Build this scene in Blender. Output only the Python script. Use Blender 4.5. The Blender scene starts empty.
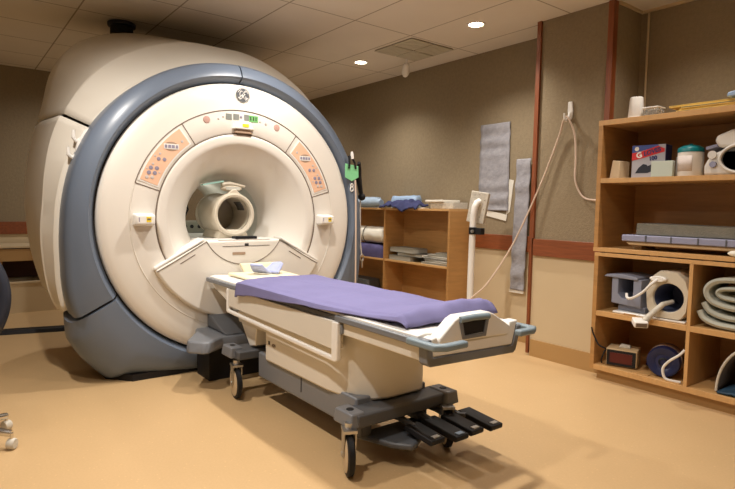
import bpy, bmesh, math, random
from mathutils import Vector, Matrix, noise
random.seed(7)
PI = math.pi
SC = bpy.context.scene
COL = SC.collection
rad = math.radians

# ------------------------------------------------------------------ materials
MATS = {}
def mat(name, col, rough=.5, metal=0, spec=.5, bump=0, bscale=200, var=0, vscale=6, coat=0, trans=0, alpha=1, emit=0, stretch=None, ecol=None):
    if name in MATS: return MATS[name]
    m = bpy.data.materials.new(name); m.use_nodes = True
    nt = m.node_tree; b = nt.nodes['Principled BSDF']
    b.inputs['Base Color'].default_value = (*col, 1)
    b.inputs['Roughness'].default_value = rough
    b.inputs['Metallic'].default_value = metal
    b.inputs['Specular IOR Level'].default_value = spec
    b.inputs['Coat Weight'].default_value = coat
    b.inputs['Transmission Weight'].default_value = trans
    b.inputs['Alpha'].default_value = alpha
    if emit:
        b.inputs['Emission Color'].default_value = (*(ecol or col), 1)
        b.inputs['Emission Strength'].default_value = emit
    tc = nt.nodes.new('ShaderNodeTexCoord'); vec = tc.outputs['Object']
    if stretch:
        mp = nt.nodes.new('ShaderNodeMapping'); mp.inputs['Scale'].default_value = stretch
        nt.links.new(vec, mp.inputs['Vector']); vec = mp.outputs['Vector']
    if var:
        n = nt.nodes.new('ShaderNodeTexNoise'); n.inputs['Scale'].default_value = vscale; n.inputs['Detail'].default_value = 6
        nt.links.new(vec, n.inputs['Vector'])
        r = nt.nodes.new('ShaderNodeValToRGB')
        lo = [c * (1 - var) for c in col]; hi = [min(1, c * (1 + var)) for c in col]
        r.color_ramp.elements[0].position = .3; r.color_ramp.elements[0].color = (*lo, 1)
        r.color_ramp.elements[1].position = .7; r.color_ramp.elements[1].color = (*hi, 1)
        nt.links.new(n.outputs['Fac'], r.inputs['Fac']); nt.links.new(r.outputs['Color'], b.inputs['Base Color'])
    if bump:
        n2 = nt.nodes.new('ShaderNodeTexNoise'); n2.inputs['Scale'].default_value = bscale; n2.inputs['Detail'].default_value = 3
        nt.links.new(vec, n2.inputs['Vector'])
        bp = nt.nodes.new('ShaderNodeBump'); bp.inputs['Strength'].default_value = bump; bp.inputs['Distance'].default_value = .01
        nt.links.new(n2.outputs['Fac'], bp.inputs['Height']); nt.links.new(bp.outputs['Normal'], b.inputs['Normal'])
    MATS[name] = m
    return m

cream   = mat('cream plastic', (.74, .70, .635), .38, var=.015, vscale=3)
cream2  = mat('warm cream plastic', (.70, .66, .58), .4, var=.02, vscale=3)
cover   = mat('enclosure cover', (.72, .68, .60), .45, var=.02, vscale=2)
white   = mat('white plastic', (.82, .80, .76), .35)
ringm   = mat('slate blue plastic', (.135, .168, .225), .35, var=.02, vscale=3)
slate   = mat('slate grey plastic', (.085, .09, .10), .42, var=.04, vscale=8)
slate2  = mat('light slate plastic', (.17, .18, .20), .4)
bluegrey= mat('blue grey rubber', (.20, .26, .30), .4)
black   = mat('black plastic', (.010, .010, .012), .55, spec=.3)
navy    = mat('navy black', (.012, .016, .03), .5)
gap     = mat('dark seam', (.03, .025, .022), .7)
seam    = mat('brown seam line', (.16, .12, .09), .6)
orange  = mat('orange overlay', (.78, .49, .33), .5, var=.03, vscale=10)
btn     = mat('lavender grey button', (.27, .25, .33), .5)
btn2    = mat('pale button', (.55, .50, .48), .5)
pinkknob= mat('dusty pink knob', (.50, .31, .26), .5)
yellow  = mat('yellow sticker', (.85, .66, .03), .5)
greenlit= mat('green display', (.16, .42, .14), .4, emit=.07, ecol=(.25, .8, .2))
lcd     = mat('grey display', (.23, .24, .22), .3)
boreM   = mat('bore liner', (.58, .58, .52), .4)
chrome  = mat('chrome', (.7, .68, .65), .18, metal=1)
steel   = mat('brushed zinc', (.55, .54, .52), .35, metal=1)
wheelM  = mat('tan wheel hub', (.55, .43, .28), .5)
purple  = mat('purple sheet cloth', (.185, .175, .34), .85, spec=.15, bump=.12, bscale=500, var=.05, vscale=5)
purple2 = mat('dark purple cloth', (.10, .09, .20), .9, spec=.1, var=.1, vscale=12)
navyc   = mat('navy cloth', (.05, .055, .13), .9, spec=.1, var=.15, vscale=14)
bluec   = mat('pale blue cloth', (.33, .42, .53), .9, spec=.1, var=.06, vscale=14)
padcream= mat('pale yellow pad', (.86, .78, .55), .8, spec=.2)
foamblue= mat('pale blue foam', (.44, .49, .76), .8, spec=.2)
whitecl = mat('white linen', (.80, .77, .68), .9, spec=.1, bump=.2, bscale=60)
birch   = mat('birch veneer', (.43, .225, .075), .45, var=.10, vscale=5, stretch=(1, 1, 9))
birchf  = mat('birch edge', (.57, .33, .13), .45, var=.06, vscale=5, stretch=(9, 9, 1))
redwood = mat('red stained wood', (.22, .06, .018), .42, var=.2, vscale=6, stretch=(1.2, 6, 12))
redwoodv= mat('red stained upright', (.22, .06, .018), .42, var=.2, vscale=6, stretch=(9, 9, 1))
fabric  = mat('brown wall fabric', (.275, .218, .142), .95, spec=.05, bump=.35, bscale=120, var=.07, vscale=45, stretch=(1, 1, .8))
paint   = mat('cream wall panel', (.58, .46, .29), .6, var=.02, vscale=3)
vinylb  = mat('tan vinyl baseboard', (.42, .25, .095), .5)
greycl  = mat('grey quilted cloth', (.32, .315, .34), .95, spec=.05, bump=.6, bscale=30, var=.14, vscale=22)
paper   = mat('white paper', (.74, .70, .62), .8)
paper2  = mat('grey paper', (.36, .35, .30), .8)
darkcov = mat('dark grey cover', (.07, .07, .065), .5)
olive   = mat('grey olive cover', (.23, .22, .175), .6)
specked = mat('speckled cream shell', (.56, .52, .44), .6, var=.14, vscale=60)
green   = mat('mint green tag', (.22, .60, .30), .5)
cordM   = mat('pinkish cord', (.64, .50, .40), .6)
whitecord = mat('white cord', (.74, .72, .68), .5)
pinkblock = mat('beige block', (.66, .52, .34), .7)
folder  = mat('yellow folder', (.76, .56, .17), .7)
clearp  = mat('clear plastic', (.75, .75, .72), .15, trans=.75, alpha=.75)
lightblue = mat('light blue plastic', (.30, .42, .60), .5)
boxgrey = mat('grey carton', (.42, .42, .47), .6)
boxblue = mat('blue carton print', (.05, .09, .33), .6)
redp    = mat('red print', (.62, .025, .03), .6)
inkblue = mat('ink blue', (.02, .03, .14), .6)
mintcard= mat('mint card', (.55, .62, .55), .7)
teal    = mat('teal lid', (.0, .17, .19), .35)
greenlid= mat('green lid', (.02, .20, .08), .4)
foamg   = mat('grey foam slab', (.22, .21, .175), .95, spec=.05, bump=.5, bscale=90, var=.08, vscale=30)
lavender= mat('lavender grey plastic', (.27, .28, .40), .5)
coilwhite = mat('white coil shell', (.68, .66, .62), .4)
tan     = mat('tan vinyl', (.50, .36, .20), .6)
coilbl  = mat('grey blue plastic', (.24, .26, .34), .5)
boreblue= mat('blue bore lining', (.09, .11, .20), .5)
creamcoil = mat('beige coil housing', (.60, .54, .43), .5)
foamw   = mat('grey white foam', (.46, .47, .41), .95, spec=.05, bump=.4, bscale=80)
darkblue= mat('dark blue plastic', (.008, .015, .07), .4)
redscreen = mat('dark red face', (.085, .005, .006), .3)
mesh_shell = mat('charcoal shell', (.07, .06, .055), .7)
mirror  = mat('pale teal glass', (.35, .62, .56), .1, spec=.8)
darkglass = mat('dark coil window', (.11, .115, .12), .25)
ventM   = mat('ceiling vent paint', (.52, .48, .38), .6)
ventdark= mat('vent slot', (.22, .18, .13), .8)
glow    = mat('lamp glow', (1, .86, .62), .5, emit=28, ecol=(1, .86, .64))
brownb  = mat('brown hollow', (.36, .25, .17), .6)

def floor_mat():
    m = bpy.data.materials.new('tan sheet vinyl'); m.use_nodes = True
    nt = m.node_tree; b = nt.nodes['Principled BSDF']; b.inputs['Roughness'].default_value = .42
    b.inputs['Specular IOR Level'].default_value = .35
    tc = nt.nodes.new('ShaderNodeTexCoord')
    n = nt.nodes.new('ShaderNodeTexNoise'); n.inputs['Scale'].default_value = 90; n.inputs['Detail'].default_value = 8
    n2 = nt.nodes.new('ShaderNodeTexNoise'); n2.inputs['Scale'].default_value = 1.6; n2.inputs['Detail'].default_value = 4
    mx = nt.nodes.new('ShaderNodeMath'); mx.operation = 'MULTIPLY_ADD'; mx.inputs[1].default_value = .45
    nt.links.new(tc.outputs['Object'], n.inputs['Vector']); nt.links.new(tc.outputs['Object'], n2.inputs['Vector'])
    nt.links.new(n.outputs['Fac'], mx.inputs[0])
    m2 = nt.nodes.new('ShaderNodeMath'); m2.operation = 'MULTIPLY'; m2.inputs[1].default_value = .55
    nt.links.new(n2.outputs['Fac'], m2.inputs[0]); nt.links.new(m2.outputs[0], mx.inputs[2])
    r = nt.nodes.new('ShaderNodeValToRGB')
    r.color_ramp.elements[0].position = .3; r.color_ramp.elements[0].color = (.52, .35, .175, 1)
    r.color_ramp.elements[1].position = .7; r.color_ramp.elements[1].color = (.59, .40, .208, 1)
    nt.links.new(mx.outputs[0], r.inputs['Fac'])
    # sparse pale flecks
    v = nt.nodes.new('ShaderNodeTexVoronoi'); v.inputs['Scale'].default_value = 26
    nt.links.new(tc.outputs['Object'], v.inputs['Vector'])
    lt = nt.nodes.new('ShaderNodeMath'); lt.operation = 'LESS_THAN'; lt.inputs[1].default_value = .11
    nt.links.new(v.outputs['Distance'], lt.inputs[0])
    f = nt.nodes.new('ShaderNodeMath'); f.operation = 'MULTIPLY'; f.inputs[1].default_value = .35
    nt.links.new(lt.outputs[0], f.inputs[0])
    mc = nt.nodes.new('ShaderNodeMix'); mc.data_type = 'RGBA'
    nt.links.new(f.outputs[0], mc.inputs[0]); nt.links.new(r.outputs['Color'], mc.inputs[6]); mc.inputs[7].default_value = (.75, .52, .25, 1)
    nt.links.new(mc.outputs[2], b.inputs['Base Color'])
    return m

def ceiling_mat():
    m = bpy.data.materials.new('lay in ceiling tile'); m.use_nodes = True
    nt = m.node_tree; b = nt.nodes['Principled BSDF']; b.inputs['Roughness'].default_value = .9
    b.inputs['Specular IOR Level'].default_value = .1
    tc = nt.nodes.new('ShaderNodeTexCoord'); sp = nt.nodes.new('ShaderNodeSeparateXYZ')
    nt.links.new(tc.outputs['Object'], sp.inputs[0])
    def M(op, a, bb=None):
        n = nt.nodes.new('ShaderNodeMath'); n.operation = op
        for i, x in enumerate((a, bb)):
            if x is None: continue
            if isinstance(x, (int, float)): n.inputs[i].default_value = x
            else: nt.links.new(x, n.inputs[i])
        return n.outputs[0]
    def line(co, off, per, w):
        t = M('FLOORED_MODULO', M('SUBTRACT', co, off - w / 2), per)
        return M('LESS_THAN', t, w)
    lx = line(sp.outputs[0], -4.88, 1.2, .012)
    lxh = M('MULTIPLY', line(sp.outputs[0], -5.5, 1.2, .012), M('LESS_THAN', sp.outputs[1], 2.07))
    ly = line(sp.outputs[1], 2.67, .6, .012)
    L = M('MAXIMUM', M('MAXIMUM', lx, lxh), ly)
    mc = nt.nodes.new('ShaderNodeMix'); mc.data_type = 'RGBA'
    n = nt.nodes.new('ShaderNodeTexNoise'); n.inputs['Scale'].default_value = 3
    nt.links.new(tc.outputs['Object'], n.inputs['Vector'])
    r = nt.nodes.new('ShaderNodeValToRGB')
    r.color_ramp.elements[0].color = (.70, .645, .565, 1); r.color_ramp.elements[1].color = (.76, .70, .615, 1)
    nt.links.new(n.outputs['Fac'], r.inputs['Fac'])
    nt.links.new(L, mc.inputs[0]); nt.links.new(r.outputs['Color'], mc.inputs[6]); mc.inputs[7].default_value = (.36, .31, .24, 1)
    nt.links.new(mc.outputs[2], b.inputs['Base Color'])
    return m

# ------------------------------------------------------------------ mesh builder
AX = {'x': (1, 2, 0), 'y': (0, 2, 1), 'z': (0, 1, 2)}
class MB:
    def __init__(s): s.v = []; s.f = []
    def add(s, vs, fs):
        o = len(s.v); s.v += [Vector(p) for p in vs]; s.f += [[i + o for i in f] for f in fs]; return s
    def box(s, x0, x1, y0, y1, z0, z1, M=None):
        vs = [Vector((x, y, z)) for x in (x0, x1) for y in (y0, y1) for z in (z0, z1)]
        if M: vs = [M @ p for p in vs]
        return s.add(vs, [(0, 1, 3, 2), (4, 6, 7, 5), (0, 4, 5, 1), (2, 3, 7, 6), (0, 2, 6, 4), (1, 5, 7, 3)])
    def prism(s, poly, axis, a0, a1, taper=None):
        i, j, k = AX[axis]; n = len(poly); vs = []
        for a, P in ((a0, poly), (a1, taper or poly)):
            for p in P:
                q = [0, 0, 0]; q[i] = p[0]; q[j] = p[1]; q[k] = a; vs.append(q)
        return s.add(vs, [list(range(n))[::-1], list(range(n, 2 * n))] + [(t, (t + 1) % n, n + (t + 1) % n, n + t) for t in range(n)])
    def loft(s, rings, closed=True, cap=True):
        n = len(rings[0]); vs = [p for r in rings for p in r]; fs = []
        for a in range(len(rings) - 1):
            for b in range(n if closed else n - 1):
                c = (b + 1) % n
                fs.append((a * n + b, a * n + c, (a + 1) * n + c, (a + 1) * n + b))
        if cap and closed: fs += [list(range(n))[::-1], [(len(rings) - 1) * n + t for t in range(n)]]
        return s.add(vs, fs)
    def tube(s, pts, r, n=8, closed=False, cap=True):
        pts = [Vector(p) for p in pts]; m = len(pts); rings = []
        up = None
        for i in range(m):
            a = pts[i - 1] if (i or closed) else pts[0]; b = pts[(i + 1) % m] if (i < m - 1 or closed) else pts[-1]
            t = (b - a).normalized()
            if up is None:
                up = Vector((0, 0, 1)) if abs(t.z) < .9 else Vector((1, 0, 0))
            u = (up - t * up.dot(t)).normalized(); w = t.cross(u); up = u
            rr = r[i] if isinstance(r, (list, tuple)) else r
            rings.append([pts[i] + (u * math.cos(q) + w * math.sin(q)) * rr for q in (2 * PI * k / n for k in range(n))])
        if closed: rings.append(rings[0]); cap = False
        return s.loft(rings, True, cap)
    def lathe(s, prof, c, axis='z', n=48, a0=0, a1=360, cap=False):
        """prof: (along axis, radius); angle measured in the two other axes"""
        i, j, k = AX[axis]; full = abs(a1 - a0) >= 359.9
        m = n if full else n + 1; rings = []
        for (a, r) in prof:
            ring = []
            for t in range(m):
                g = rad(a0 + (a1 - a0) * t / n); q = [0, 0, 0]
                q[i] = c[i] + r * math.cos(g); q[j] = c[j] + r * math.sin(g); q[k] = c[k] + a; ring.append(q)
            rings.append(ring)
        return s.loft(rings, full, cap)
    def cyl(s, c, r, a0, a1, axis='z', n=24, r2=None):
        return s.lathe([(a0, r), (a1, r if r2 is None else r2)], c, axis, n, cap=True)
    def sector(s, c, r0, r1, g0, g1, x0, x1, n=16):
        """annular sector in the yz plane, thickness along x"""
        poly = [(c[1] + r0 * math.cos(rad(g)), c[2] + r0 * math.sin(rad(g))) for g in (g0 + (g1 - g0) * t / n for t in range(n + 1))]
        poly += [(c[1] + r1 * math.cos(rad(g)), c[2] + r1 * math.sin(rad(g))) for g in (g1 + (g0 - g1) * t / n for t in range(n + 1))]
        return s.strip_sector(poly, x0, x1, n)
    def strip_sector(s, poly, x0, x1, n):
        m = len(poly); vs = [(x, p[0], p[1]) for x in (x0, x1) for p in poly]; fs = []
        for t in range(n):
            q = (t, t + 1, m - 2 - t, m - 1 - t); fs.append(q); fs.append([i + m for i in q][::-1])
        fs += [(t, (t + 1) % m, m + (t + 1) % m, m + t) for t in range(m)]
        return s.add(vs, fs)
    def sphere(s, c, rx, ry=None, rz=None, n=16, m=10):
        ry = ry or rx; rz = rz or rx
        rings = []
        for a in range(m + 1):
            p = -PI / 2 + PI * a / m; cp = max(math.cos(p), 1e-3)
            rings.append([(c[0] + rx * cp * math.cos(2 * PI * t / n), c[1] + ry * cp * math.sin(2 * PI * t / n), c[2] + rz * math.sin(p)) for t in range(n)])
        return s.loft(rings)
    def grid(s, fn, nu, nv, skip=None):
        vs = [fn(i / nu, j / nv) for i in range(nu + 1) for j in range(nv + 1)]
        fs = [(i * (nv + 1) + j, (i + 1) * (nv + 1) + j, (i + 1) * (nv + 1) + j + 1, i * (nv + 1) + j + 1) for i in range(nu) for j in range(nv) if not (skip and skip(i, j))]
        return s.add(vs, fs)
    def xf(s, M):
        s.v = [M @ p for p in s.v]; return s
    def build(s, name, m, parent=None, bevel=0, seg=2, solid=0, sub=0, ang=40, at=None, flat=False):
        org = Vector((0, 0, 0))
        if parent is not None:
            org = ORG[parent.name]
        elif at is not None: org = Vector(at)
        me = bpy.data.meshes.new(name)
        bm = bmesh.new(); V = [bm.verts.new(p - org) for p in s.v]
        for f in s.f:
            try: bm.faces.new([V[i] for i in f])
            except ValueError: pass
        bmesh.ops.remove_doubles(bm, verts=bm.verts, dist=1e-5)
        bmesh.ops.recalc_face_normals(bm, faces=bm.faces)
        bm.to_mesh(me); bm.free()
        if not flat:
            me.shade_smooth(); me.set_sharp_from_angle(angle=rad(ang))
        for x in (m if isinstance(m, (list, tuple)) else [m]): me.materials.append(x)
        o = bpy.data.objects.new(name, me); COL.objects.link(o)
        if parent is not None: o.parent = parent; ORG[o.name] = org
        else: o.location = org; ORG[o.name] = org
        if solid:
            d = o.modifiers.new('solid', 'SOLIDIFY'); d.thickness = solid; d.offset = 0
        if bevel:
            d = o.modifiers.new('bevel', 'BEVEL'); d.width = bevel; d.segments = seg; d.limit_method = 'ANGLE'; d.angle_limit = rad(35)
            d.harden_normals = False
        if sub:
            d = o.modifiers.new('sub', 'SUBSURF'); d.levels = sub; d.render_levels = sub
        return o
ORG = {}
def tag(o, label=None, cat=None, group=None, kind=None):
    for k, v in (('label', label), ('category', cat), ('group', group), ('kind', kind)):
        if v: o[k] = v
    return o
def thing(name, loc, label, cat, group=None):
    o = bpy.data.objects.new(name, None); COL.objects.link(o); o.location = loc; o.empty_display_size = .1
    ORG[o.name] = Vector(loc)
    return tag(o, label, cat, group)
def struct(o): o['kind'] = 'structure'; return o
def copy_tree(o, parent=None):
    c = o.copy(); COL.objects.link(c); ORG[c.name] = ORG[o.name].copy()
    if parent is not None: c.parent = parent
    for ch in list(o.children): copy_tree(ch, c)
    return c
def text(s, name, m, parent, M, size, ext=.001, bold=0, shear=0):
    cu = bpy.data.curves.new('t', 'FONT'); cu.body = s; cu.size = size; cu.extrude = ext; cu.align_x = 'CENTER'; cu.align_y = 'CENTER'; cu.offset = bold; cu.shear = shear
    to = bpy.data.objects.new('t', cu); COL.objects.link(to)
    dg = bpy.context.evaluated_depsgraph_get()
    me = bpy.data.meshes.new_from_object(to.evaluated_get(dg)); bpy.data.objects.remove(to)
    me.name = name; me.materials.clear(); me.materials.append(m)
    me.transform(Matrix.Translation(-ORG[parent.name]) @ M)
    o = bpy.data.objects.new(name, me); COL.objects.link(o); o.parent = parent; ORG[o.name] = ORG[parent.name]
    return o
# orientation helpers for flat marks: columns = right, up, out
def frame(pos, right, up):
    r = Vector(right).normalized(); u = Vector(up).normalized(); n = r.cross(u)
    return Matrix(((r.x, u.x, n.x, pos[0]), (r.y, u.y, n.y, pos[1]), (r.z, u.z, n.z, pos[2]), (0, 0, 0, 1)))

# ================================================================== ROOM
XL, XR, YB, YF, H = -7.4, 1.7, 4.15, -1.9, 2.7
struct(MB().box(XL - .1, XR + .1, YF - .1, 4.3, -.1, 0).build('floor', floor_mat()))
struct(MB().box(XL - .1, XR + .1, YF - .1, 4.3, H, H + .1).build('ceiling', ceiling_mat()))
def two_tone(name, boxes_fab, boxes_paint):
    me = MB()
    for b in boxes_fab: me.box(*b)
    nf = len(me.f)
    for b in boxes_paint: me.box(*b)
    o = me.build(name, [fabric, paint], flat=True)
    for p in o.data.polygons: p.material_index = 0 if p.center.z > .9 else 1
    return struct(o)
RZ = .9
two_tone('wall_back', [(XL, -2.74, YB, YB + .15, RZ, H), (-2.74, -2.122, 3.82, YB + .15, RZ, H), (-2.122, XR, 4.2, 4.3, RZ, H)],
         [(XL, -2.74, YB, YB + .15, 0, RZ), (-2.74, -2.122, 3.82, YB + .15, 0, RZ), (-2.122, XR, 4.2, 4.3, 0, RZ)])
two_tone('wall_left', [(XL - .1, XL, YF, 4.3, RZ, H)], [(XL - .1, XL, YF, 4.3, 0, RZ)])
two_tone('wall_front', [(XL, XR, YF - .1, YF, RZ, H)], [(XL, XR, YF - .1, YF, 0, RZ)])
two_tone('wall_right', [(XR, XR + .1, YF, 4.3, RZ, H)], [(XR, XR + .1, YF, 4.3, 0, RZ)])
struct(MB().box(XL, -2.79, YB - .022, YB, .825, .965).build('trim_1', redwood, bevel=.003))
struct(MB().box(-2.720, -2.122, 3.797, 3.82, .832, .968).build('trim_2', redwood, bevel=.003))
struct(MB().box(XL, XL + .022, YF, YB - .03, .825, .965).build('trim_3', redwood, bevel=.003))
struct(MB().box(-2.757, -2.720, 3.80, 3.86, .97, H).box(-2.757, -2.733, 3.80, 3.86, .02, .97).build('trim_4', redwoodv, bevel=.002))
struct(MB().box(-2.16, -2.118, 3.80, 3.86, .97, H).build('trim_5', redwoodv, bevel=.002))
struct(MB().box(-2.105, XR, 4.185, 4.2, H - .02, H).box(-2.12, -2.105, 3.86, 4.2, H - .02, H).build('trim_6', paint))
struct(MB().box(-2.720, -2.122, 3.806, 3.82, 0, .138).build('baseboard_column', vinylb))
struct(MB().box(XL, -2.79, YB - .014, YB, 0, .138).build('baseboard_back', vinylb))
struct(MB().box(XL, XL + .014, YF, YB - .02, 0, .12).build('baseboard_left', vinylb))

# ceiling downlights
def downlight(x, y, label):
    t = thing('ceiling_downlight', (x, y, H), label, 'light', 'recessed ceiling downlights')
    MB().lathe([(0, .075), (-.006, .075), (-.008, .062), (0, .055)], (x, y, H), 'z', 28).build('trim_ring', white, t)
    MB().cyl((x, y, H), .054, -.004, -.001, 'z', 24).build('lamp_face', glow, t)
    return t
LIGHTS = [(-4.67, 3.47, 100), (-3.11, 3.47, 100)]
d1 = downlight(-4.67, 3.47, 'small lit round downlight in the ceiling left of the vent')
d2 = downlight(-3.11, 3.47, 'small lit round downlight in the ceiling right of the vent')
def lamp(x, y, w, size=168, blend=1.0, z=2.675, aim=None):
    l = bpy.data.lights.new('downlight_or_fill', 'SPOT'); l.energy = w; l.color = (1, .935, .855); l.spot_size = rad(size); l.spot_blend = blend; l.shadow_soft_size = .045
    o = bpy.data.objects.new('downlight_or_fill', l); COL.objects.link(o); o.location = (x, y, z)
    if aim: o.rotation_euler = (Vector(aim) - Vector((x, y, z))).to_track_quat('-Z', 'Y').to_euler()
    return o

# ceiling vent
t = thing('ceiling_vent', (-3.98, 3.57, H), 'square louvred air vent set in the ceiling between the two downlights', 'vent')
VX0, VX1, VY0, VY1 = -4.24, -3.71, 3.31, 3.84
MB().box(VX0 + .006, VX1 - .006, VY0 + .006, VY1 - .006, H - .006, H).build('backing', ventdark, t)
vx, vy = (VX0 + VX1) / 2, (VY0 + VY1) / 2
for a, b in ((VX0, vx - .009), (vx + .009, VX1)):
    for c, d in ((VY0, vy - .009), (vy + .009, VY1)):
        q = MB().box(a, b, c, d, H - .014, H - .006).build('louvre_panel', ventM, t, bevel=.002)
        for k in range(1, 7):
            MB().box(a + .015, b - .015, c + (d - c) * k / 7 - .004, c + (d - c) * k / 7 + .004, H - .017, H - .014).build('louvre_blade', ventM, q)
t = thing('ceiling_fixture', (-4.27, 3.745, H), 'small white tapered fixture hanging down from the corner of the vent', 'ceiling fixture')
MB().tube([(-4.23, 3.71, H - .012), (-4.25, 3.73, H - .05)], .012, 10).build('neck', white, t)
MB().tube([(-4.25, 3.73, H - .05), (-4.27, 3.745, H - .08), (-4.31, 3.77, H - .13), (-4.33, 3.785, H - .15)], [.022, .036, .04, .025], 12).build('cone', white, t)

# ================================================================== MRI SCANNER
CY, CZ = 1.74, 1.094
C0 = (0, CY, CZ)
mri = thing('mri_scanner', (-4.4, CY, 0), 'large cream MRI scanner with slate blue ring round its open bore', 'MRI scanner')
def interp(tab, a):
    a = abs(a)
    for (p, q), (r, w) in zip(tab, tab[1:]):
        if a <= r: return q + (w - q) * (a - p) / (r - p)
    return tab[-1][1]
def pol(x, phi, r): return (x, CY - r * math.sin(rad(phi)), CZ + r * math.cos(rad(phi)))
def smooth_tab(tab):
    # soften the polygonal table
    xs = list(range(0, 181))
    ys = [interp(tab, x) for x in xs]
    for _ in range(3): ys = [(ys[max(i - 2, 0)] + ys[max(i - 1, 0)] + ys[i] + ys[min(i + 1, 180)] + ys[min(i + 2, 180)]) / 5 for i in range(181)]
    return list(zip(xs, ys))
ringR = smooth_tab([(0, 1.135), (80, 1.135), (92, 1.145), (104, 1.18), (113, 1.235), (121, 1.275), (180, 1.28)])
creaseR = smooth_tab([(0, 1.33), (10, 1.35), (23, 1.35), (37, 1.345), (44, 1.325), (54, 1.29), (66, 1.25), (74, 1.22), (85, 1.195), (95, 1.215), (104, 1.236), (116, 1.285), (126, 1.28), (180, 1.28)])
turretR = smooth_tab([(0, 1.485), (10, 1.508), (20, 1.56), (27, 1.59), (36, 1.60), (42, 1.535), (48.5, 1.42), (56, 1.335), (66, 1.27), (78, 1.22), (92, 1.195), (105, 1.205), (115, 1.23), (126, 1.27), (180, 1.3)])
def shell(p0, p1, n, dr=0):
    phis = [p0 + (p1 - p0) * i / n for i in range(n + 1)]
    st = [(-4.06, lambda p: interp(ringR, p) - .02), (-4.10, lambda p: interp(ringR, p) + .01 + dr),
          (-4.24, lambda p: interp(creaseR, p) - .004 + dr), (-4.252, lambda p: interp(creaseR, p) + .004 + dr),
          (-4.50, lambda p: interp(creaseR, p) * .55 + interp(turretR, p) * .45 + dr), (-4.78, lambda p: interp(turretR, p) - .004 + dr), (-4.9, lambda p: interp(turretR, p) + dr),
          (-5.2, lambda p: interp(turretR, p) + dr), (-5.3, lambda p: interp(turretR, p) - .05), (-5.34, lambda p: interp(turretR, p) - .16), (-5.35, lambda p: .45)]
    m = MB()
    m.loft([[pol(x, p, f(p)) for p in phis] for x, f in st], closed=False)
    return m
shell(-57, 57, 48).build('upper_cover', cover, mri, ang=15, solid=.012)
for sgn in (1, -1):
    shell(58.0 * sgn, 119 * sgn, 30, .012).build('side_cover', cover, mri, ang=15, solid=.012)
    MB().loft([[pol(x, (57.5 + d) * sgn, r - .02) for x, r in ((-4.1, 1.13), (-4.25, interp(creaseR, 57)), (-4.8, interp(turretR, 57)), (-5.2, interp(turretR, 57)))] for d in (-1.2, 1.2)], closed=False).build('cover_seam', gap, mri)
# dark core below the covers
MB().lathe([(-4.0, .97), (-5.3, .97)], (0, CY, CZ), 'x', 64, cap=False).build('magnet_core', gap, mri)
MB().prism([(CY - .85, .03), (CY + .85, .03), (CY + .98, .42), (CY - .98, .42)], 'x', -5.2, -4.3).build('rear_plinth', cover, mri, bevel=.03)
# blue ring, split at top
def ring_prof(p):
    r = interp(ringR, p)
    return [(-3.86, .985), (-3.845, .987), (-3.785, 1.018), (-3.777, 1.028), (-3.783, 1.05), (-3.81, r - .035), (-3.845, r - .01), (-3.89, r), (-4.11, r), (-4.13, r - .03)]
def ringpart(p0, p1, n, name, prof=ring_prof):
    phis = [p0 + (p1 - p0) * i / n for i in range(n + 1)]
    rings = []
    for p in phis:
        pr = prof(p); rings.append([pol(x, p, r) for x, r in pr + [(pr[-1][0], .968), (-3.875, .968)]])
    return MB().loft(rings, closed=True).build(name, ringm, mri, ang=50)
ringpart(.25, 120.0, 64, 'ring_segment'); ringpart(-120.0, -.25, 64, 'ring_segment')
MB().lathe([(-3.88, 1.0), (-3.80, 1.0)], C0, 'x', 4, 90 - .4, 90 + .4).build('ring_gap', gap, mri)
# base
OUT = [(-1.125, -.64), (-1.115, -.80), (-1.055, -.91), (-.97, -1.01), (-.895, -1.085), (0, -1.085)]
def out_r(p):
    a = 180 - abs(180 - abs(p)); d = (-math.sin(rad(a)), math.cos(rad(a)))
    best = None
    for (x0, z0), (x1, z1) in zip(OUT, OUT[1:]):
        ex, ez = x1 - x0, z1 - z0; den = d[0] * ez - d[1] * ex
        if abs(den) < 1e-9: continue
        tt = (x0 * ez - z0 * ex) / den; u = (x0 * d[1] - z0 * d[0]) / den
        if -1e-6 <= u <= 1 + 1e-6 and tt > 0: best = tt
    return best or 1.275
def base_prof(p):
    r = out_r(p); w = r - 1.02
    c = max(0, min(1, (r - 1.1) / .25))
    return [(-3.86, .985), (-3.845, .987), (-3.785, 1.014), (-3.777, 1.02), (-3.78, 1.02 + w * .3), (-3.79 - .01 * c, 1.02 + w * .55), (-3.80 - .05 * c, 1.02 + w * .8), (-3.83 - .09 * c, 1.02 + w * .95), (-3.9 - .09 * c, r), (-4.12, r), (-4.5, r * .95), (-5.05, r * .87)]
ringpart(120.9, 239.1, 90, 'base_cover', base_prof)
MB().prism([(-3.83, CY - .76), (-3.99, CY - .895), (-4.5, CY - .91), (-5.05, CY - .90), (-5.05, CY + .90), (-4.5, CY + .91), (-3.99, CY + .895), (-3.83, CY + .76)], 'z', 0, .045).build('toe_kick', black, mri)
for s in (1, -1):
    MB().loft([[pol(x, s * (120.4 + d), r) for x, r in ((-3.82, 1.0), (-3.80, 1.05), (-3.84, 1.18), (-3.95, 1.235), (-4.10, 1.235))] for d in (-.6, .6)], closed=False).build('ring_seam', gap, mri)
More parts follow.
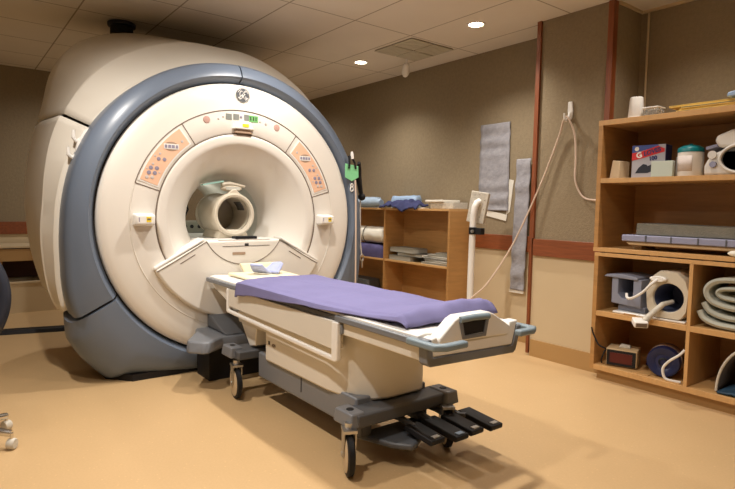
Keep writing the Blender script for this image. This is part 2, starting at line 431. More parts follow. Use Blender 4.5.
# front disc
fc = MB().lathe([(-3.88, .972), (-3.84, .979), (-3.818, .978), (-3.802, .972), (-3.790, .955), (-3.779, .92), (-3.773, .86), (-3.771, .80), (-3.770, .79), (-3.768, .72), (-3.768, .63), (-3.772, .624), (-3.80, .622)], C0, 'x', 128)
fc.build('front_cover', cream, mri, ang=45)
MB().lathe([(-3.85, .94), (-3.85, 1.0)], C0, 'x', 96).build('rim_gap', gap, mri)
fl = MB().lathe([(-3.80, .619), (-3.772, .617), (-3.766, .612), (-3.764, .60), (-3.768, .565), (-3.772, .545), (-3.779, .538), (-3.79, .52), (-3.83, .475), (-3.90, .41), (-3.98, .355), (-4.06, .32), (-4.14, .303)], C0, 'x', 128)
fl.build('bore_flare', cream, mri, ang=60)
MB().lathe([(-4.14, .303), (-4.2, .30), (-5.05, .30), (-5.2, .32), (-5.33, .40), (-5.355, .47)], C0, 'x', 96).build('bore_liner', boreM, mri, ang=60)
def arc(r, g0, g1, x, n=64): return [(x, CY + r * math.cos(rad(g0 + (g1 - g0) * t / n)), CZ + r * math.sin(rad(g0 + (g1 - g0) * t / n))) for t in range(n + 1)]
MB().tube(arc(.6205, 0, 360, -3.771, 128)[:-1], .0042, 6, closed=True).build('flare_seam', seam, mri)
MB().tube(arc(.787, 16.6, 162.3, -3.769, 80), .0036, 6).build('panel_seam', seam, mri)
MB().tube(arc(.787, 163, 250, -3.770, 80), .004, 6).build('groove_bead', cream, mri)
MB().tube(arc(.787, 16, -70, -3.770, 80), .004, 6).build('groove_bead', cream, mri)
for g in (162.3, 124.3, 55.5, 16.6):
    MB().tube([(-3.768, CY + r * math.cos(rad(g)), CZ + r * math.sin(rad(g))) for r in (.622, .787)], .003, 6).build('panel_seam', seam, mri)
# orange keypads
def at(r, g, x=-3.764): return (x, CY + r * math.cos(rad(g)), CZ + r * math.sin(rad(g)))
RT, UP = (0, 1, 0), (0, 0, 1)
for side in (1, -1):
    A = (lambda g: g) if side == 1 else (lambda g: 179 - g)
    g0, g1 = sorted((A(126.3), A(160.6)))
    MB().sector(C0, .640, .776, g0, g1, -3.772, -3.7655).build('keypad_border', white, mri)
    kp = MB().sector(C0, .650, .767, g0 + .8, g1 - .8, -3.772, -3.7635).build('keypad', orange, mri)
    pos = at(.712, A(136.5)); tilt = 0
    MB().lathe([(-.001, .0001), (-.001, .05), (.001, .048), (.001, .0001)], (-3.7625, pos[1], pos[2]), 'x', 28).xf(Matrix.Translation((0, 0, pos[2])) @ Matrix.Diagonal((1, 1, .62, 1)) @ Matrix.Translation((0, 0, -pos[2]))).build('keypad_badge', brownb, kp)
    MB().box(-3.7625, -3.7605, pos[1] - .05, pos[1] + .05, pos[2] - .019, pos[2] + .016).build('keypad_screen', white, kp, bevel=.0008)
    for q in (-.036, -.012, .012, .036):
        w = .008 if abs(q) > .02 else .010
        MB().box(-3.7605, -3.7595, pos[1] + q - w, pos[1] + q + w, pos[2] - .012, pos[2] + .009).build('keypad_arrow', btn, kp)
    spots = [(.690, 130, btn2, .010), (.735, 143.5, btn2, .009), (.722, 146.2, btn, .013), (.690, 144.6, btn, .013), (.752, 146, btn2, .007), (.735, 150, btn2, .008),
             (.735, 152.3, btn, .014), (.700, 151.0, btn, .014), (.732, 155.0, btn, .014), (.697, 153.9, btn, .014), (.732, 157.6, btn2, .012), (.700, 156.6, btn2, .012), (.755, 153.6, btn2, .006), (.672, 152.4, btn2, .006)]
    for r, g, m_, rr in spots:
        p = at(r, A(g)); MB().lathe([(-.002, rr), (.0012, rr * .92), (.002, .0001)], (-3.7625, p[1], p[2]), 'x', 14).build('keypad_button', m_, kp)
# display strip
for r, g, w in ((.742, 98.3, .022), (.739, 93.9, .022)):
    p = at(r, g); MB().box(-3.769, -3.765, p[1] - w, p[1] + w, p[2] - .021, p[2] + .021).build('display', lcd, mri)
p = at(.741, 87.6); MB().box(-3.769, -3.765, p[1] - .02, p[1] + .016, p[2] - .021, p[2] + .021).build('display', lcd, mri)
p = at(.742, 84); gd = MB().box(-3.769, -3.765, p[1] - .028, p[1] + .042, p[2] - .024, p[2] + .022).build('green_display', greenlit, mri)
for q in (-.016, .006, .026):
    MB().box(-3.765, -3.7642, p[1] + q - .004, p[1] + q + .004, p[2] - .014, p[2] + .013).build('digit', gap, gd)
for r, g, rr, m_ in ((.747, 111.2, .026, pinkknob), (.747, 68.3, .026, pinkknob), (.742, 91, .010, btn), (.735, 104.5, .007, btn2), (.745, 101.5, .006, btn2), (.737, 79.2, .007, btn2), (.737, 75.5, .010, btn2)):
    p = at(r, g); MB().lathe([(-.003, rr), (.004, rr * .9), (.006, .0001)], (-3.768, p[1], p[2]), 'x', 20).build('knob', m_, mri)
# light port over the bore
MB().prism([(CY - .09, .648 + CZ), (CY + .09, .648 + CZ), (CY + .065, .712 + CZ), (CY - .065, .712 + CZ)], 'x', -3.775, -3.735, [(CY - .075, .652 + CZ), (CY + .075, .652 + CZ), (CY + .05, .70 + CZ), (CY - .05, .70 + CZ)]).build('laser_port', white, mri, bevel=.006)
MB().prism([(CY - .07, .622 + CZ), (CY + .07, .622 + CZ), (CY + .05, .652 + CZ), (CY - .05, .652 + CZ)], 'x', -3.772, -3.748).build('port_hollow', brownb, mri, bevel=.004)
MB().box(-3.734, -3.732, CY - .015, CY + .032, CZ + .668, CZ + .690).build('warning_sticker', yellow, mri)
MB().box(-3.735, -3.7338, CY - .0, CY + .012, CZ + .672, CZ + .686).build('sticker_mark', gap, mri)
# round emblem with script letters
lg = MB().lathe([(-.006, .048), (.001, .048), (.001, .0001)], (-3.7715, CY + .002, CZ + .900), 'x', 40).build('emblem', mat('emblem grey', (.085, .09, .10), .5), mri)
EMX = -3.7695
E_ = MB()
E_.tube([(EMX, CY + .002 + 0.0525 * math.cos(a), CZ + .900 + 0.0525 * math.sin(a)) for a in [2 * PI * k / 40 for k in range(40)]], .0018, 6, closed=True)
E_.build('emblem_rim', lcd, lg)
for k in range(4):
    a0 = rad(45 + 90 * k)
    MB().tube([(EMX, CY + .002 + .039 * math.cos(a0 + q) + .003 * math.cos(a0), CZ + .900 + .039 * math.sin(a0 + q)) for q in [(-.5 + i / 8) * .9 for i in range(9)]], [.0008 + .0014 * math.sin(PI * i / 8) for i in range(9)], 6).build('emblem_flourish', white, lg)
def script(pts, nm): MB().tube([(EMX, CY + .002 + y * .029, CZ + .900 + z * .029) for y, z in pts], .0028, 6).build(nm, white, lg)
script([(-.15, .75), (-.4, .95), (-.7, .75), (-.85, .2), (-.75, -.3), (-.4, -.2), (-.15, .3), (-.1, -.4), (-.35, -.9), (-.7, -.95), (-.95, -.65), (-.6, -.35), (.0, -.1)], 'emblem_letter')
script([(.85, .75), (.6, .95), (.3, .8), (.2, .4), (.45, .15), (.65, .2), (.35, .1), (.1, -.3), (.25, -.85), (.65, -.95), (.95, -.6), (.8, -.3), (.55, -.5)], 'emblem_letter')
# side handles
for s, sy in ((1, CY - .703), (-1, CY + .706)):
    h = MB().prism([(sy - .068, CZ - .045), (sy + .068, CZ - .045), (sy + .068, CZ + .04), (sy - .068, CZ + .04)], 'x', -3.775, -3.70, [(sy - .06, CZ - .035), (sy + .06, CZ - .035), (sy + .062, CZ + .032), (sy - .062, CZ + .032)])
    ho = h.build('side_handle', white, mri, bevel=.012, seg=3)
    MB().box(-3.700, -3.6985, sy + .004, sy + .034, CZ - .016, CZ + .018).build('yellow_sticker', yellow, ho)
    MB().box(-3.6985, -3.698, sy + .008, sy + .030, CZ - .004, CZ + .008).build('sticker_mark', seam, ho)
    MB().box(-3.702, -3.699, sy - .044, sy - .038, CZ - .014, CZ + .014).build('mark', btn, ho)
# lower docking shroud
ang = [(-152 + 124 * t / 40) for t in range(41)]
sh = [(CY + .722 * math.cos(rad(g)), CZ + .722 * math.sin(rad(g))) for g in ang]
sh += [(CY + .285, .945), (CY - .285, .945)]
MB().prism(sh, 'x', -4.02, -3.728).build('docking_shroud', cream, mri, bevel=.016, seg=3)
MB().tube([(-3.7275, CY + .326 * math.cos(rad(g)), CZ + .326 * math.sin(rad(g))) for g in [-152 + 124 * t / 40 for t in range(41)]], .003, 6).build('shroud_seam', seam, mri)
for s in (1, -1):
    MB().tube([(-3.7275, CY + s * .29, .938), (-3.7275, CY + s * .50, .815), (-3.7275, CY + s * .628, .745)], .003, 6).build('shroud_seam', seam, mri)
    MB().prism([(CY + s * .64, .752), (CY + s * .30, .947), (CY + s * .30, .965), (CY + s * .64, .775)], 'x', -3.86, -3.735).build('shroud_lip', white, mri, bevel=.006)
    MB().box(-3.7285, -3.7265, CY + s * .36, CY + s * .48, .818, .824, Matrix.Translation((0, CY + s * .42, .82)) @ Matrix.Rotation(rad(-s * 30), 4, 'X') @ Matrix.Translation((0, -(CY + s * .42), -.82))).build('shroud_slot', seam, mri)
MB().box(-3.7285, -3.7255, CY - .095, CY + .005, .838, .858).build('shroud_slot', brownb, mri, bevel=.001)
# bridge deck through the bore
MB().box(-5.3, -4.0, CY - .235, CY + .235, .90, .935).box(-4.03, -3.735, CY - .285, CY + .285, .925, .947).build('bore_deck', white, mri, bevel=.006)
MB().box(-3.85, -3.733, CY - .20, CY + .21, .944, .953).build('cradle_latch_plate', white, mri, bevel=.003)
MB().box(-3.80, -3.730, CY - .07, CY + .10, .953, .972).build('cradle_hook', black, mri, bevel=.003)
MB().box(-3.729, -3.726, CY - .17, CY + .20, .900, .903).box(-3.729, -3.726, CY + .0, CY + .03, .900, .92).build('latch_line', gap, mri)
# docking foot on the floor in front of the bore
foot = [(-3.775, CY - .36), (-3.66, CY - .40), (-3.46, CY - .53), (-3.42, CY - .535), (-3.335, CY - .47), (-3.325, CY - .43), (-3.42, CY - .30), (-3.42, CY + .30), (-3.325, CY + .43), (-3.335, CY + .47), (-3.42, CY + .535), (-3.46, CY + .53), (-3.66, CY + .40), (-3.775, CY + .36)]
MB().prism(foot, 'z', .25, .325, [(x - .015 if x > -3.7 else x, CY + (y - CY) * .97) for x, y in foot]).build('docking_foot', slate2, mri, bevel=.012)
MB().box(-3.775, -3.55, CY - .34, CY + .34, 0, .25).build('foot_shade_block', black, mri)  # black block stands in for the shade beneath the docking foot
MB().prism([(-3.768, .33), (-3.44, .33), (-3.768, .43)], 'y', CY - .27, CY + .27).build('docking_ramp', slate, mri, bevel=.01)
# hooks on the ring flanks
hk = MB()
hk.tube([(-4.03, .79, 1.69), (-4.04, .755, 1.655), (-4.035, .72, 1.59), (-4.035, .705, 1.525), (-4.04, .71, 1.48)], [.012, .018, .02, .018, .012], 8)
hk.tube([(-4.04, .735, 1.615), (-4.035, .697, 1.595), (-4.035, .68, 1.62), (-4.035, .682, 1.668)], [.016, .014, .013, .009], 8)
hk.tube([(-4.035, .715, 1.512), (-4.035, .672, 1.488), (-4.035, .650, 1.508), (-4.035, .648, 1.556)], [.017, .015, .013, .009], 8)
hk.tube([(-4.04, .715, 1.56), (-4.08, .76, 1.555), (-4.13, .80, 1.55)], .016, 8)
hk.build('cable_hook', white, mri)
# quench pipe collar at the top rear
qp = thing('quench_pipe', (-5.0, 1.22, 2.6), 'dark round pipe collar between the scanner top and the ceiling', 'pipe')
MB().cyl((-5.0, 1.22, 0), .09, 2.60, 2.70, 'z', 28).build('pipe', black, qp)
MB().lathe([(2.66, .09), (2.664, .108), (2.69, .11), (2.70, .09)], (-5.0, 1.22, 0), 'z', 32).build('flange', navy, qp)
# mark on the right of the ring
for dz, r_ in ((.014, .014), (-.017, .019)):
    MB().tube([(-3.774, 2.732 + r_ * .8 * math.cos(a), 1.367 + dz + r_ * math.sin(a)) for a in [2 * PI * k / 16 for k in range(16)]], .0045, 6, closed=True).build('ring_mark', white, mri)

# ================================================================== HEAD COIL
hc = thing('head_coil', (-3.98, CY + .025, .947), 'cream cylindrical head coil lying in the mouth of the bore', 'head coil')
HC = (0, CY + .000, 1.126)
MB().lathe([(-3.93, .128), (-3.905, .134), (-3.90, .148), (-3.905, .16), (-3.93, .166), (-3.96, .163), (-3.965, .13), (-3.94, .127)], HC, 'x', 48).build('front_ring', creamcoil, hc)
nA, nL = 48, 8
def coil_skip(i, j):
    a = (i / nA * 360) % 360
    return (3 <= j <= 5) and ((12 <= a <= 48) or (74 <= a <= 112))
MB().grid(lambda u, v: (-3.95 - .30 * v, HC[1] + (.150 - .005 * v) * math.cos(2 * PI * u), HC[2] + (.150 - .005 * v) * math.sin(2 * PI * u)), nA, nL).build('shell', creamcoil, hc, solid=.02)
MB().lathe([(-4.22, .14), (-4.26, .165), (-4.29, .16), (-4.29, .0001)], HC, 'x', 40).build('back_ring', creamcoil, hc)
for a0, a1, x0, x1 in ((72, 112, -4.00, -4.10), (14, 46, -4.02, -4.14)):
    MB().grid(lambda u, v: (x0 + (x1 - x0) * v, HC[1] + .1345 * math.cos(rad(a0 + (a1 - a0) * u)), HC[2] + .1345 * math.sin(rad(a0 + (a1 - a0) * u))), 10, 3).build('window', darkglass, hc, solid=.004)
MB().prism([(HC[1] - .13, .9475), (HC[1] + .13, .9475), (HC[1] + .10, 1.01), (HC[1] - .10, 1.01)], 'x', -4.24, -3.93).build('cradle_base', creamcoil, hc, bevel=.01)
MB().prism([(HC[1] - .06, HC[2] + .148), (HC[1] + .06, HC[2] + .148), (HC[1] + .015, HC[2] + .19), (HC[1] - .015, HC[2] + .19)], 'x', -3.96, -3.91).build('mirror_post', creamcoil, hc, bevel=.006)
mh = MB().sphere((-3.96, HC[1] - .005, HC[2] + .197), .035, .088, .026, 20, 10).build('mirror_holder', creamcoil, hc)
MB().box(-3.926, -3.922, HC[1] - .06, HC[1] + .05, HC[2] + .185, HC[2] + .208).build('lens', boreM, mh)
MB().tube([(-3.95, HC[1] - .085, HC[2] + .225), (-3.95, HC[1] - .02, HC[2] + .232), (-3.95, HC[1] + .05, HC[2] + .222), (-3.95, HC[1] + .10, HC[2] + .215)], [.016, .018, .014, .01], 8).build('mirror_arm', creamcoil, hc)
MB().prism([(HC[1] - .235, HC[2] + .212), (HC[1] - .075, HC[2] + .243), (HC[1] - .075, HC[2] + .255), (HC[1] - .235, HC[2] + .222)], 'x', -3.985, -3.93).build('mirror', mirror, hc)

# bore intercom gear seen through the bore
t = thing('bore_monitor', (-5.1, CY + .11, .936), 'grey green equipment box with dark sockets seen inside the bore left of the coil', 'equipment box')
MB().box(-5.2, -4.98, CY - .02, CY + .225, .936, 1.045).build('case', olive, t, bevel=.008)
for q in (.0, .06, .13): MB().cyl((-4.982, CY + q, .995), .017, 0, .006, 'x', 14).build('socket', black, t)
MB().tube([(-5.1, CY + .02, 1.045), (-5.05, CY + .05, 1.15), (-5.03, CY + .02, 1.22), (-5.02, CY - .01, 1.25)], [.007, .008, .012, .018], 8).build('gooseneck_microphone', black, t)

# ================================================================== PATIENT TABLE
tb = thing('patient_table', (-2.5, CY, 0), 'wheeled cream and slate MRI patient table docked in front of the scanner', 'patient table')
Y0, Y1 = 1.46, 2.02
MB().prism([(Y0, .672), (Y0 + .02, .66), (Y1 - .02, .66), (Y1, .672), (Y1, .70), (Y1 - .04, .706), (CY, .694), (Y0 + .04, .706), (Y0, .70)], 'x', -3.70, -1.56).build('tabletop', white, tb, bevel=.004)
for (a, b, m_) in ((-3.72, -3.16, slate2), (-2.12, -1.53, slate2)):
    MB().box(a, b, Y0 - .016, Y0 + .006, .662, .690).build('edge_strip', m_, tb, bevel=.005)
MB().box(-3.16, -2.12, Y0 - .006, Y0 + .006, .661, .688).build('edge_strip', slate, tb, bevel=.004)
MB().box(-3.72, -1.53, Y1 - .006, Y1 + .016, .662, .690).build('edge_strip', slate2, tb, bevel=.005)
# head end underside wedge and trough
MB().prism([(-3.70, .665), (-3.15, .665), (-3.15, .56), (-3.42, .56), (-3.62, .62)], 'y', Y0 + .012, Y1 - .012).build('head_underside', cream2, tb, bevel=.006)
MB().prism([(-3.52, .575), (-3.42, .50), (-3.3, .50), (-3.3, .58)], 'y', Y0 + .05, Y0 + .12).build('dock_latch', steel, tb, bevel=.005)
MB().prism([(-3.40, .56), (-3.05, .56), (-3.08, .33), (-3.16, .31)], 'y', Y0 + .05, Y1 - .05).build('lift_strut', cream2, tb, bevel=.006)
# body
MB().box(-3.32, -2.25, Y0 + .045, Y1 - .03, .44, .655).build('upper_body', cream2, tb, bevel=.01)
ped = [(-2.93, 1.50), (-2.26, 1.50), (-2.16, 1.515), (-2.08, 1.55), (-2.02, 1.61), (-1.995, 1.68), (-1.995, 1.88), (-2.005, 1.92), (-2.05, 1.95), (-2.93, 1.97)]
MB().prism(ped, 'z', .275, .655).build('pedestal', cream2, tb, bevel=.012)
ser = text('409', 'serial_mark', seam, tb, frame((-2.82, 1.4985, .385), (1, 0, 0), (0, 0, 1)), .03)
MB().box(-2.885, -2.868, 1.4975, 1.4995, .382, .402).build('logo_mark', gap, tb)
MB().prism([(-2.10, .665), (-1.52, .678), (-1.52, .60), (-2.08, .60)], 'y', Y0 + .004, Y1 - .004).build('foot_underside', cream2, tb, bevel=.006)
# folded side rail
rl = MB()
rl.prism([(-3.36, .660), (-3.36, .512), (-3.345, .502), (-2.15, .468), (-2.10, .468), (-2.085, .48), (-2.085, .660), (-2.135, .660), (-2.135, .490), (-3.335, .522), (-3.335, .660)], 'y', Y0 - .022, Y0 + .002)
rl.build('side_rail', white, tb, bevel=.006, seg=3)
MB().prism([(-3.335, .545), (-2.135, .522), (-2.135, .660), (-3.335, .660)], 'y', Y0 - .014, Y0 + .05).build('rail_panel', cream2, tb, bevel=.004)
MB().prism([(-2.085, .655), (-2.07, .655), (-2.068, .61), (-2.085, .60)], 'y', Y0 - .006, Y0 + .02).build('rail_pivot', slate2, tb, bevel=.003)
# undercarriage
MB().box(-3.05, -2.03, 1.515, 1.965, .145, .30).build('undercarriage', slate2, tb, bevel=.01)
MB().box(-2.535, -2.53, 1.512, 1.515, .19, .272).build('skirt_joint', gap, tb)
MB().box(-2.05, -1.915, 1.44, 2.04, .205, .268).build('cross_beam', slate, tb, bevel=.01)
MB().box(-3.27, -3.08, 1.40, 2.08, .25, .305).build('cross_beam', slate, tb, bevel=.01)
for x, y, z in ((-1.99, 1.45, .21), (-1.96, 2.02, .21), (-3.205, 1.415, .255), (-3.185, 2.06, .255)):
    MB().prism([(x - .075, y - .045), (x + .075, y - .045), (x + .075, y + .045), (x - .075, y + .045)], 'z', z, z + .066, [(x - .066, y - .038), (x + .066, y - .038), (x + .066, y + .038), (x - .066, y + .038)]).build('beam_cap', slate2, tb, bevel=.008)
    MB().cyl((x, y, 0), .018, z + .064, z + .068, 'z', 16).build('bolt_plug', black, tb)
def caster(x, y, deg, trail=.03, hub=wheelM):
    d = Vector((math.cos(rad(deg)), math.sin(rad(deg)), 0)); s = Vector((-d.y, d.x, 0))
    R_ = .098; cx = Vector((x, y, 0)) + d * trail + Vector((0, 0, R_))
    k = Matrix(((s.x, d.x, 0, cx.x), (s.y, d.y, 0, cx.y), (0, 0, 1, cx.z), (0, 0, 0, 1)))   # local x=axle, y=roll, z=up
    c = MB().cyl((0, 0, 0), .02, .06, .16, 'z', 14).xf(Matrix.Translation((x, y, .08))).build('caster', steel, tb)
    w = MB().lathe([(-.016, .07), (-.016, .09), (-.011, R_), (.011, R_), (.016, .09), (.016, .07)], (0, 0, 0), 'x', 36).xf(k).build('tyre', black, c)
    MB().lathe([(-.021, .0001), (-.021, .06), (-.018, .082), (.018, .082), (.021, .06), (.021, .0001)], (0, 0, 0), 'x', 30).xf(k).build('hub', hub, c)
    fk = MB()
    for q in (-.027, .027):
        fk.prism([(-.012, -.016), (.012, -.016), (.022, .07), (.022, .115), (-.03, .115), (-.03, .07)], 'x', q - .003, q + .003)
    fk.box(-.031, .031, -.045, .035, .105, .118)
    fk.xf(k).build('fork', steel, c)
    MB().cyl((0, 0, 0), .012, -.034, .034, 'x', 12).xf(k).build('axle', steel, c)
caster(-1.94, 1.41, 154, .0)
caster(-1.94, 2.01, 150, -.05)
caster(-3.15, 1.415, 171, .0)
caster(-3.16, 2.06, 158, -.02)
# foot end frame
EX = -1.50
out = [(1.452, .695), (1.458, .598), (1.475, .585), (1.985, .568), (2.0, .58), (2.035, .69)]
inn = [(2.0, .69), (1.975, .605), (1.49, .622), (1.478, .695)]
MB().prism(out + inn, 'x', EX - .05, EX).build('end_frame', slate2, tb, bevel=.005)
MB().prism([(1.478, .695), (1.49, .622), (1.975, .605), (2.0, .69), (2.015, .712), (1.955, .712), (1.94, .66), (1.53, .665), (1.51, .70)], 'x', EX - .055, EX - .004).build('end_panel', white, tb, bevel=.006)
pil = [(1.515, .672), (1.52, .695), (1.60, .758), (1.63, .770), (1.81, .770), (1.84, .758), (1.955, .692), (1.94, .658)]
MB().prism(pil, 'x', EX - .055, EX + .004).build('end_handle_block', white, tb, bevel=.006)
MB().box(EX - .03, EX + .0045, 1.645, 1.785, .69, .745).build('handle_opening', black, tb)
MB().tube([(EX + .004, 1.625, .756), (EX + .004, 1.71, .758), (EX + .004, 1.80, .754)], .014, 10).build('grip_bar', bluegrey, tb)
MB().prism([(1.622, .75), (1.64, .75), (1.655, .69), (1.77, .688), (1.785, .75), (1.803, .75), (1.785, .672), (1.645, .674)], 'x', EX - .006, EX + .009).build('handle_surround', slate2, tb, bevel=.002)
for s in (1, -1):
    yy = 1.445 if s == 1 else 2.045
    zz = .678 if s == 1 else .678
    MB().prism([(EX - .10, yy - .016), (EX + .06, yy - .016), (EX + .085, yy + s * .03), (EX + .085, yy + s * .15), (EX + .05, yy + s * .15), (EX + .05, yy + s * .04), (EX + .035, yy + s * .018), (EX - .10, yy + s * .018)] if s == 1 else
               [(EX - .06, yy + .016), (EX + .06, yy + .016), (EX + .085, yy - .03), (EX + .085, yy - .13), (EX + .05, yy - .13), (EX + .05, yy - .04), (EX + .035, yy - .018), (EX - .06, yy - .018)],
               'z', zz - .014, zz + .013).build('push_handle', bluegrey, tb, bevel=.008, seg=3)
# foot pedals
for k, (yy, x1, xa) in enumerate(((1.735, -1.70, -1.89), (1.855, -1.665, -1.90), (1.965, -1.67, -1.88), (2.085, -1.655, -1.88))):
    pd = MB().prism([(xa, .152), (x1 - .01, .138), (x1, .146), (x1, .166), (xa + .01, .182), (xa, .176)], 'y', yy - .042, yy + .042).build('pedal', black, tb, bevel=.005)
    ya = yy if k < 3 else yy - .06
    MB().tube([(-2.06, ya - .02, .185), (-1.95, ya, .18), (xa + .03, ya, .168)] + ([(xa + .05, yy - .03, .165)] if k == 3 else []), .016, 8).build('pedal_arm', slate, pd)
    MB().box(x1 - .035, x1 - .012, yy - .018, yy + .022, .168, .172).build('pedal_mark', lightblue if k == 1 else steel, pd)
MB().prism([(-2.05, 1.53), (-1.86, 1.60), (-1.79, 1.66), (-1.80, 1.70), (-1.95, 1.93), (-2.05, 1.93)], 'z', .095, .125).build('pedal_guard', slate, tb, bevel=.01)
for q in (1.52, 1.88): MB().box(-2.08, -1.99, q, q + .06, .12, .21).build('pedal_bracket', slate, tb, bevel=.006)

# purple sheet on the table
def sheet(u, v):
    x = -3.19 + 1.575 * u
    e0 = .655 + .045 * min(1, max(0, (u - .08) / .45)) + .008 * noise.noise((x * 4, 1, 0))
    if u < .1: e0 -= .02 * (1 - u / .1)
    lift = (.03 + .045 * v) * max(0, (u - .80) / .2) ** 1.2
    top = .727 + lift
    k_ = min(1, max(0, (u - .55) / .3)); k_ = k_ * k_ * (3 - 2 * k_)
    yh = 1.424 + .05 * k_; e0 = e0 * (1 - k_) + (.7135 + lift * .8) * k_
    if v < .14:
        w = v / .14; y = yh + .010 * w; z = min(e0, top - .006) + (top - .006 - min(e0, top - .006)) * w
    elif v < .2:
        w = (v - .14) / .06; y = yh + .01 + (1.477 + .03 * k_ - yh - .01) * w; z = top - .006 + .006 * w
    elif v < .93:
        w = (v - .2) / .73; y = 1.477 + .03 * k_ + (.515 - .03 * k_) * w; z = top + .008 * math.sin(PI * w)
        z += .004 + .0075 * noise.noise((x * 3.2, y * 5, .3)) + .004 * noise.noise((x * 9, y * 11, .7))
        z += .003 * math.exp(-((u - .55) / .012) ** 2) + .003 * math.exp(-((y - 1.72 - .05 * u) / .01) ** 2)
    else:
        w = (v - .93) / .07; y = 1.992 + .045 * w; z = top - .016 * w * w
    if u > .9 and v >= .14:
        z += .012 * noise.noise((x * 14, y * 9, 2)) ; x += .02 * noise.noise((y * 12, 3, 1))
    if u < .012: z -= .008
    if u > .93:
        q_ = (u - .93) / .07; z = z * (1 - q_ ** 2.2) + (.7145 + .004 * v) * q_ ** 2.2; x -= .03 * q_
    return (x, y, z)
ps = MB().grid(sheet, 90, 60).build('purple_sheet', purple, solid=.008, at=(-2.4, 1.74, .70))
tag(ps, 'creased purple sheet laid over the length of the patient table', 'sheet')
MB_m = MB().box(-3.17, -1.78, 1.50, 1.995, .7065, .7165).build('table_mattress', purple2, bevel=.005, at=(-2.4, 1.74, .70))
tag(MB_m, 'thin dark purple mattress mostly hidden under the purple sheet', 'mattress')
# pads at the head end
o = MB().prism([(-3.62, 1.56), (-3.21, 1.56), (-3.21, 1.93), (-3.58, 1.96)], 'z', .7075, .726).build('head_pad', padcream, bevel=.008, at=(-3.4, 1.8, .7075)); tag(o, 'pale yellow flat pad at the head end of the patient table', 'pad')
def wing(c, yaw, s):
    def fn(u, v):
        a = (u - .5) * 2
        p = Vector((a * .075 * (1 - .35 * v), s * (.004 + .10 * v * (1 - .35 * a * a)), .012 + .06 * v ** 1.3))
        return Matrix.Translation(c) @ Matrix.Rotation(rad(yaw), 4, 'Z') @ p
    return fn
o = MB().grid(wing((-3.45, 1.745, .726), 25, -1), 10, 8).build('foam_wedge', foamblue, solid=.016, at=(-3.45, 1.745, .726)); tag(o, 'pale blue curved foam wedge on the yellow pad, the one nearer the bore', 'foam wedge')
o = MB().grid(wing((-3.42, 1.785, .726), 15, 1), 10, 8).build('foam_wedge', foamblue, solid=.016, at=(-3.42, 1.785, .726)); tag(o, 'pale blue curved foam wedge on the yellow pad, the one nearer the back wall', 'foam wedge')
o = MB().prism([(-3.67, 1.70), (-3.635, 1.70), (-3.635, 1.98), (-3.67, 1.98)], 'z', .7075, .778, [(-3.70, 1.68), (-3.665, 1.68), (-3.665, 2.0), (-3.70, 2.0)]).build('folded_pad', padcream, bevel=.008, at=(-3.65, 1.85, .7075)); tag(o, 'small folded cream pad standing behind the pale blue foam wedges', 'pad')

# ================================================================== THINGS ON THE RING
t = thing('strap_tag', (-3.76, 2.72, 1.48), 'mint green tag hanging from black straps on the right of the scanner ring', 'tag')
MB().prism([(2.655, 1.445), (2.725, 1.415), (2.795, 1.45), (2.79, 1.545), (2.655, 1.56)], 'x', -3.771, -3.765).build('tag_card', green, t, bevel=.002)
for q in (-.035, .035):
    MB().tube([(-3.762, 2.725 + q, 1.52), (-3.760, 2.722 + q * .8, 1.565), (-3.762, 2.71 + q * .5, 1.60), (-3.764, 2.70 + q * .3, 1.625)], .009, 6).build('strap', black, t)
MB().tube([(-3.755, 2.72, 1.60), (-3.755, 2.715, 1.64), (-3.755, 2.712, 1.66)], [.012, .014, .008], 8).build('strap_hook', white, t)
t = thing('cord_plug', (-3.9, 2.91, 1.3), 'thick black cable with a plug hanging beside the green tag', 'cable')
MB().tube([(-3.79, 2.815, 1.575), (-3.83, 2.845, 1.54), (-3.88, 2.88, 1.45), (-3.89, 2.905, 1.37), (-3.89, 2.915, 1.315)], [.014, .022, .026, .022, .020], 10).build('cable_sleeve', black, t)
MB().sphere((-3.89, 2.925, 1.29), .034, n=12, m=8).build('cable_end', black, t)
o = MB().tube([(-3.762, 2.757, 1.425), (-3.762, 2.765, 1.30), (-3.762, 2.772, 1.0), (-3.762, 2.776, .6), (-3.762, 2.776, .0)], .007, 8).build('hanging_cord', cordM, at=(-3.762, 2.776, 0)); tag(o, 'thin pale cord hanging straight down beside the right edge of the scanner ring', 'cord')
t = thing('pull_chain', (-3.9, 2.94, .7), 'grey key clip on a thin cord hanging in front of the linen shelf', 'clip')
MB().tube([(-3.90, 2.915, 1.29), (-3.9, 2.92, 1.0), (-3.9, 2.925, .88), (-3.9, 2.94, .78)], .007, 6).build('clip_cord', whitecord, t)
MB().tube([(-3.9, 2.945 + .018 * math.cos(a), .752 + .028 * math.sin(a)) for a in [2 * PI * k / 14 for k in range(14)]], .006, 6, closed=True).build('clip_ring', steel, t)
MB().tube([(-3.9, 2.945, .724), (-3.9, 2.948, .66)], [.011, .007], 8).build('clip_body', steel, t)

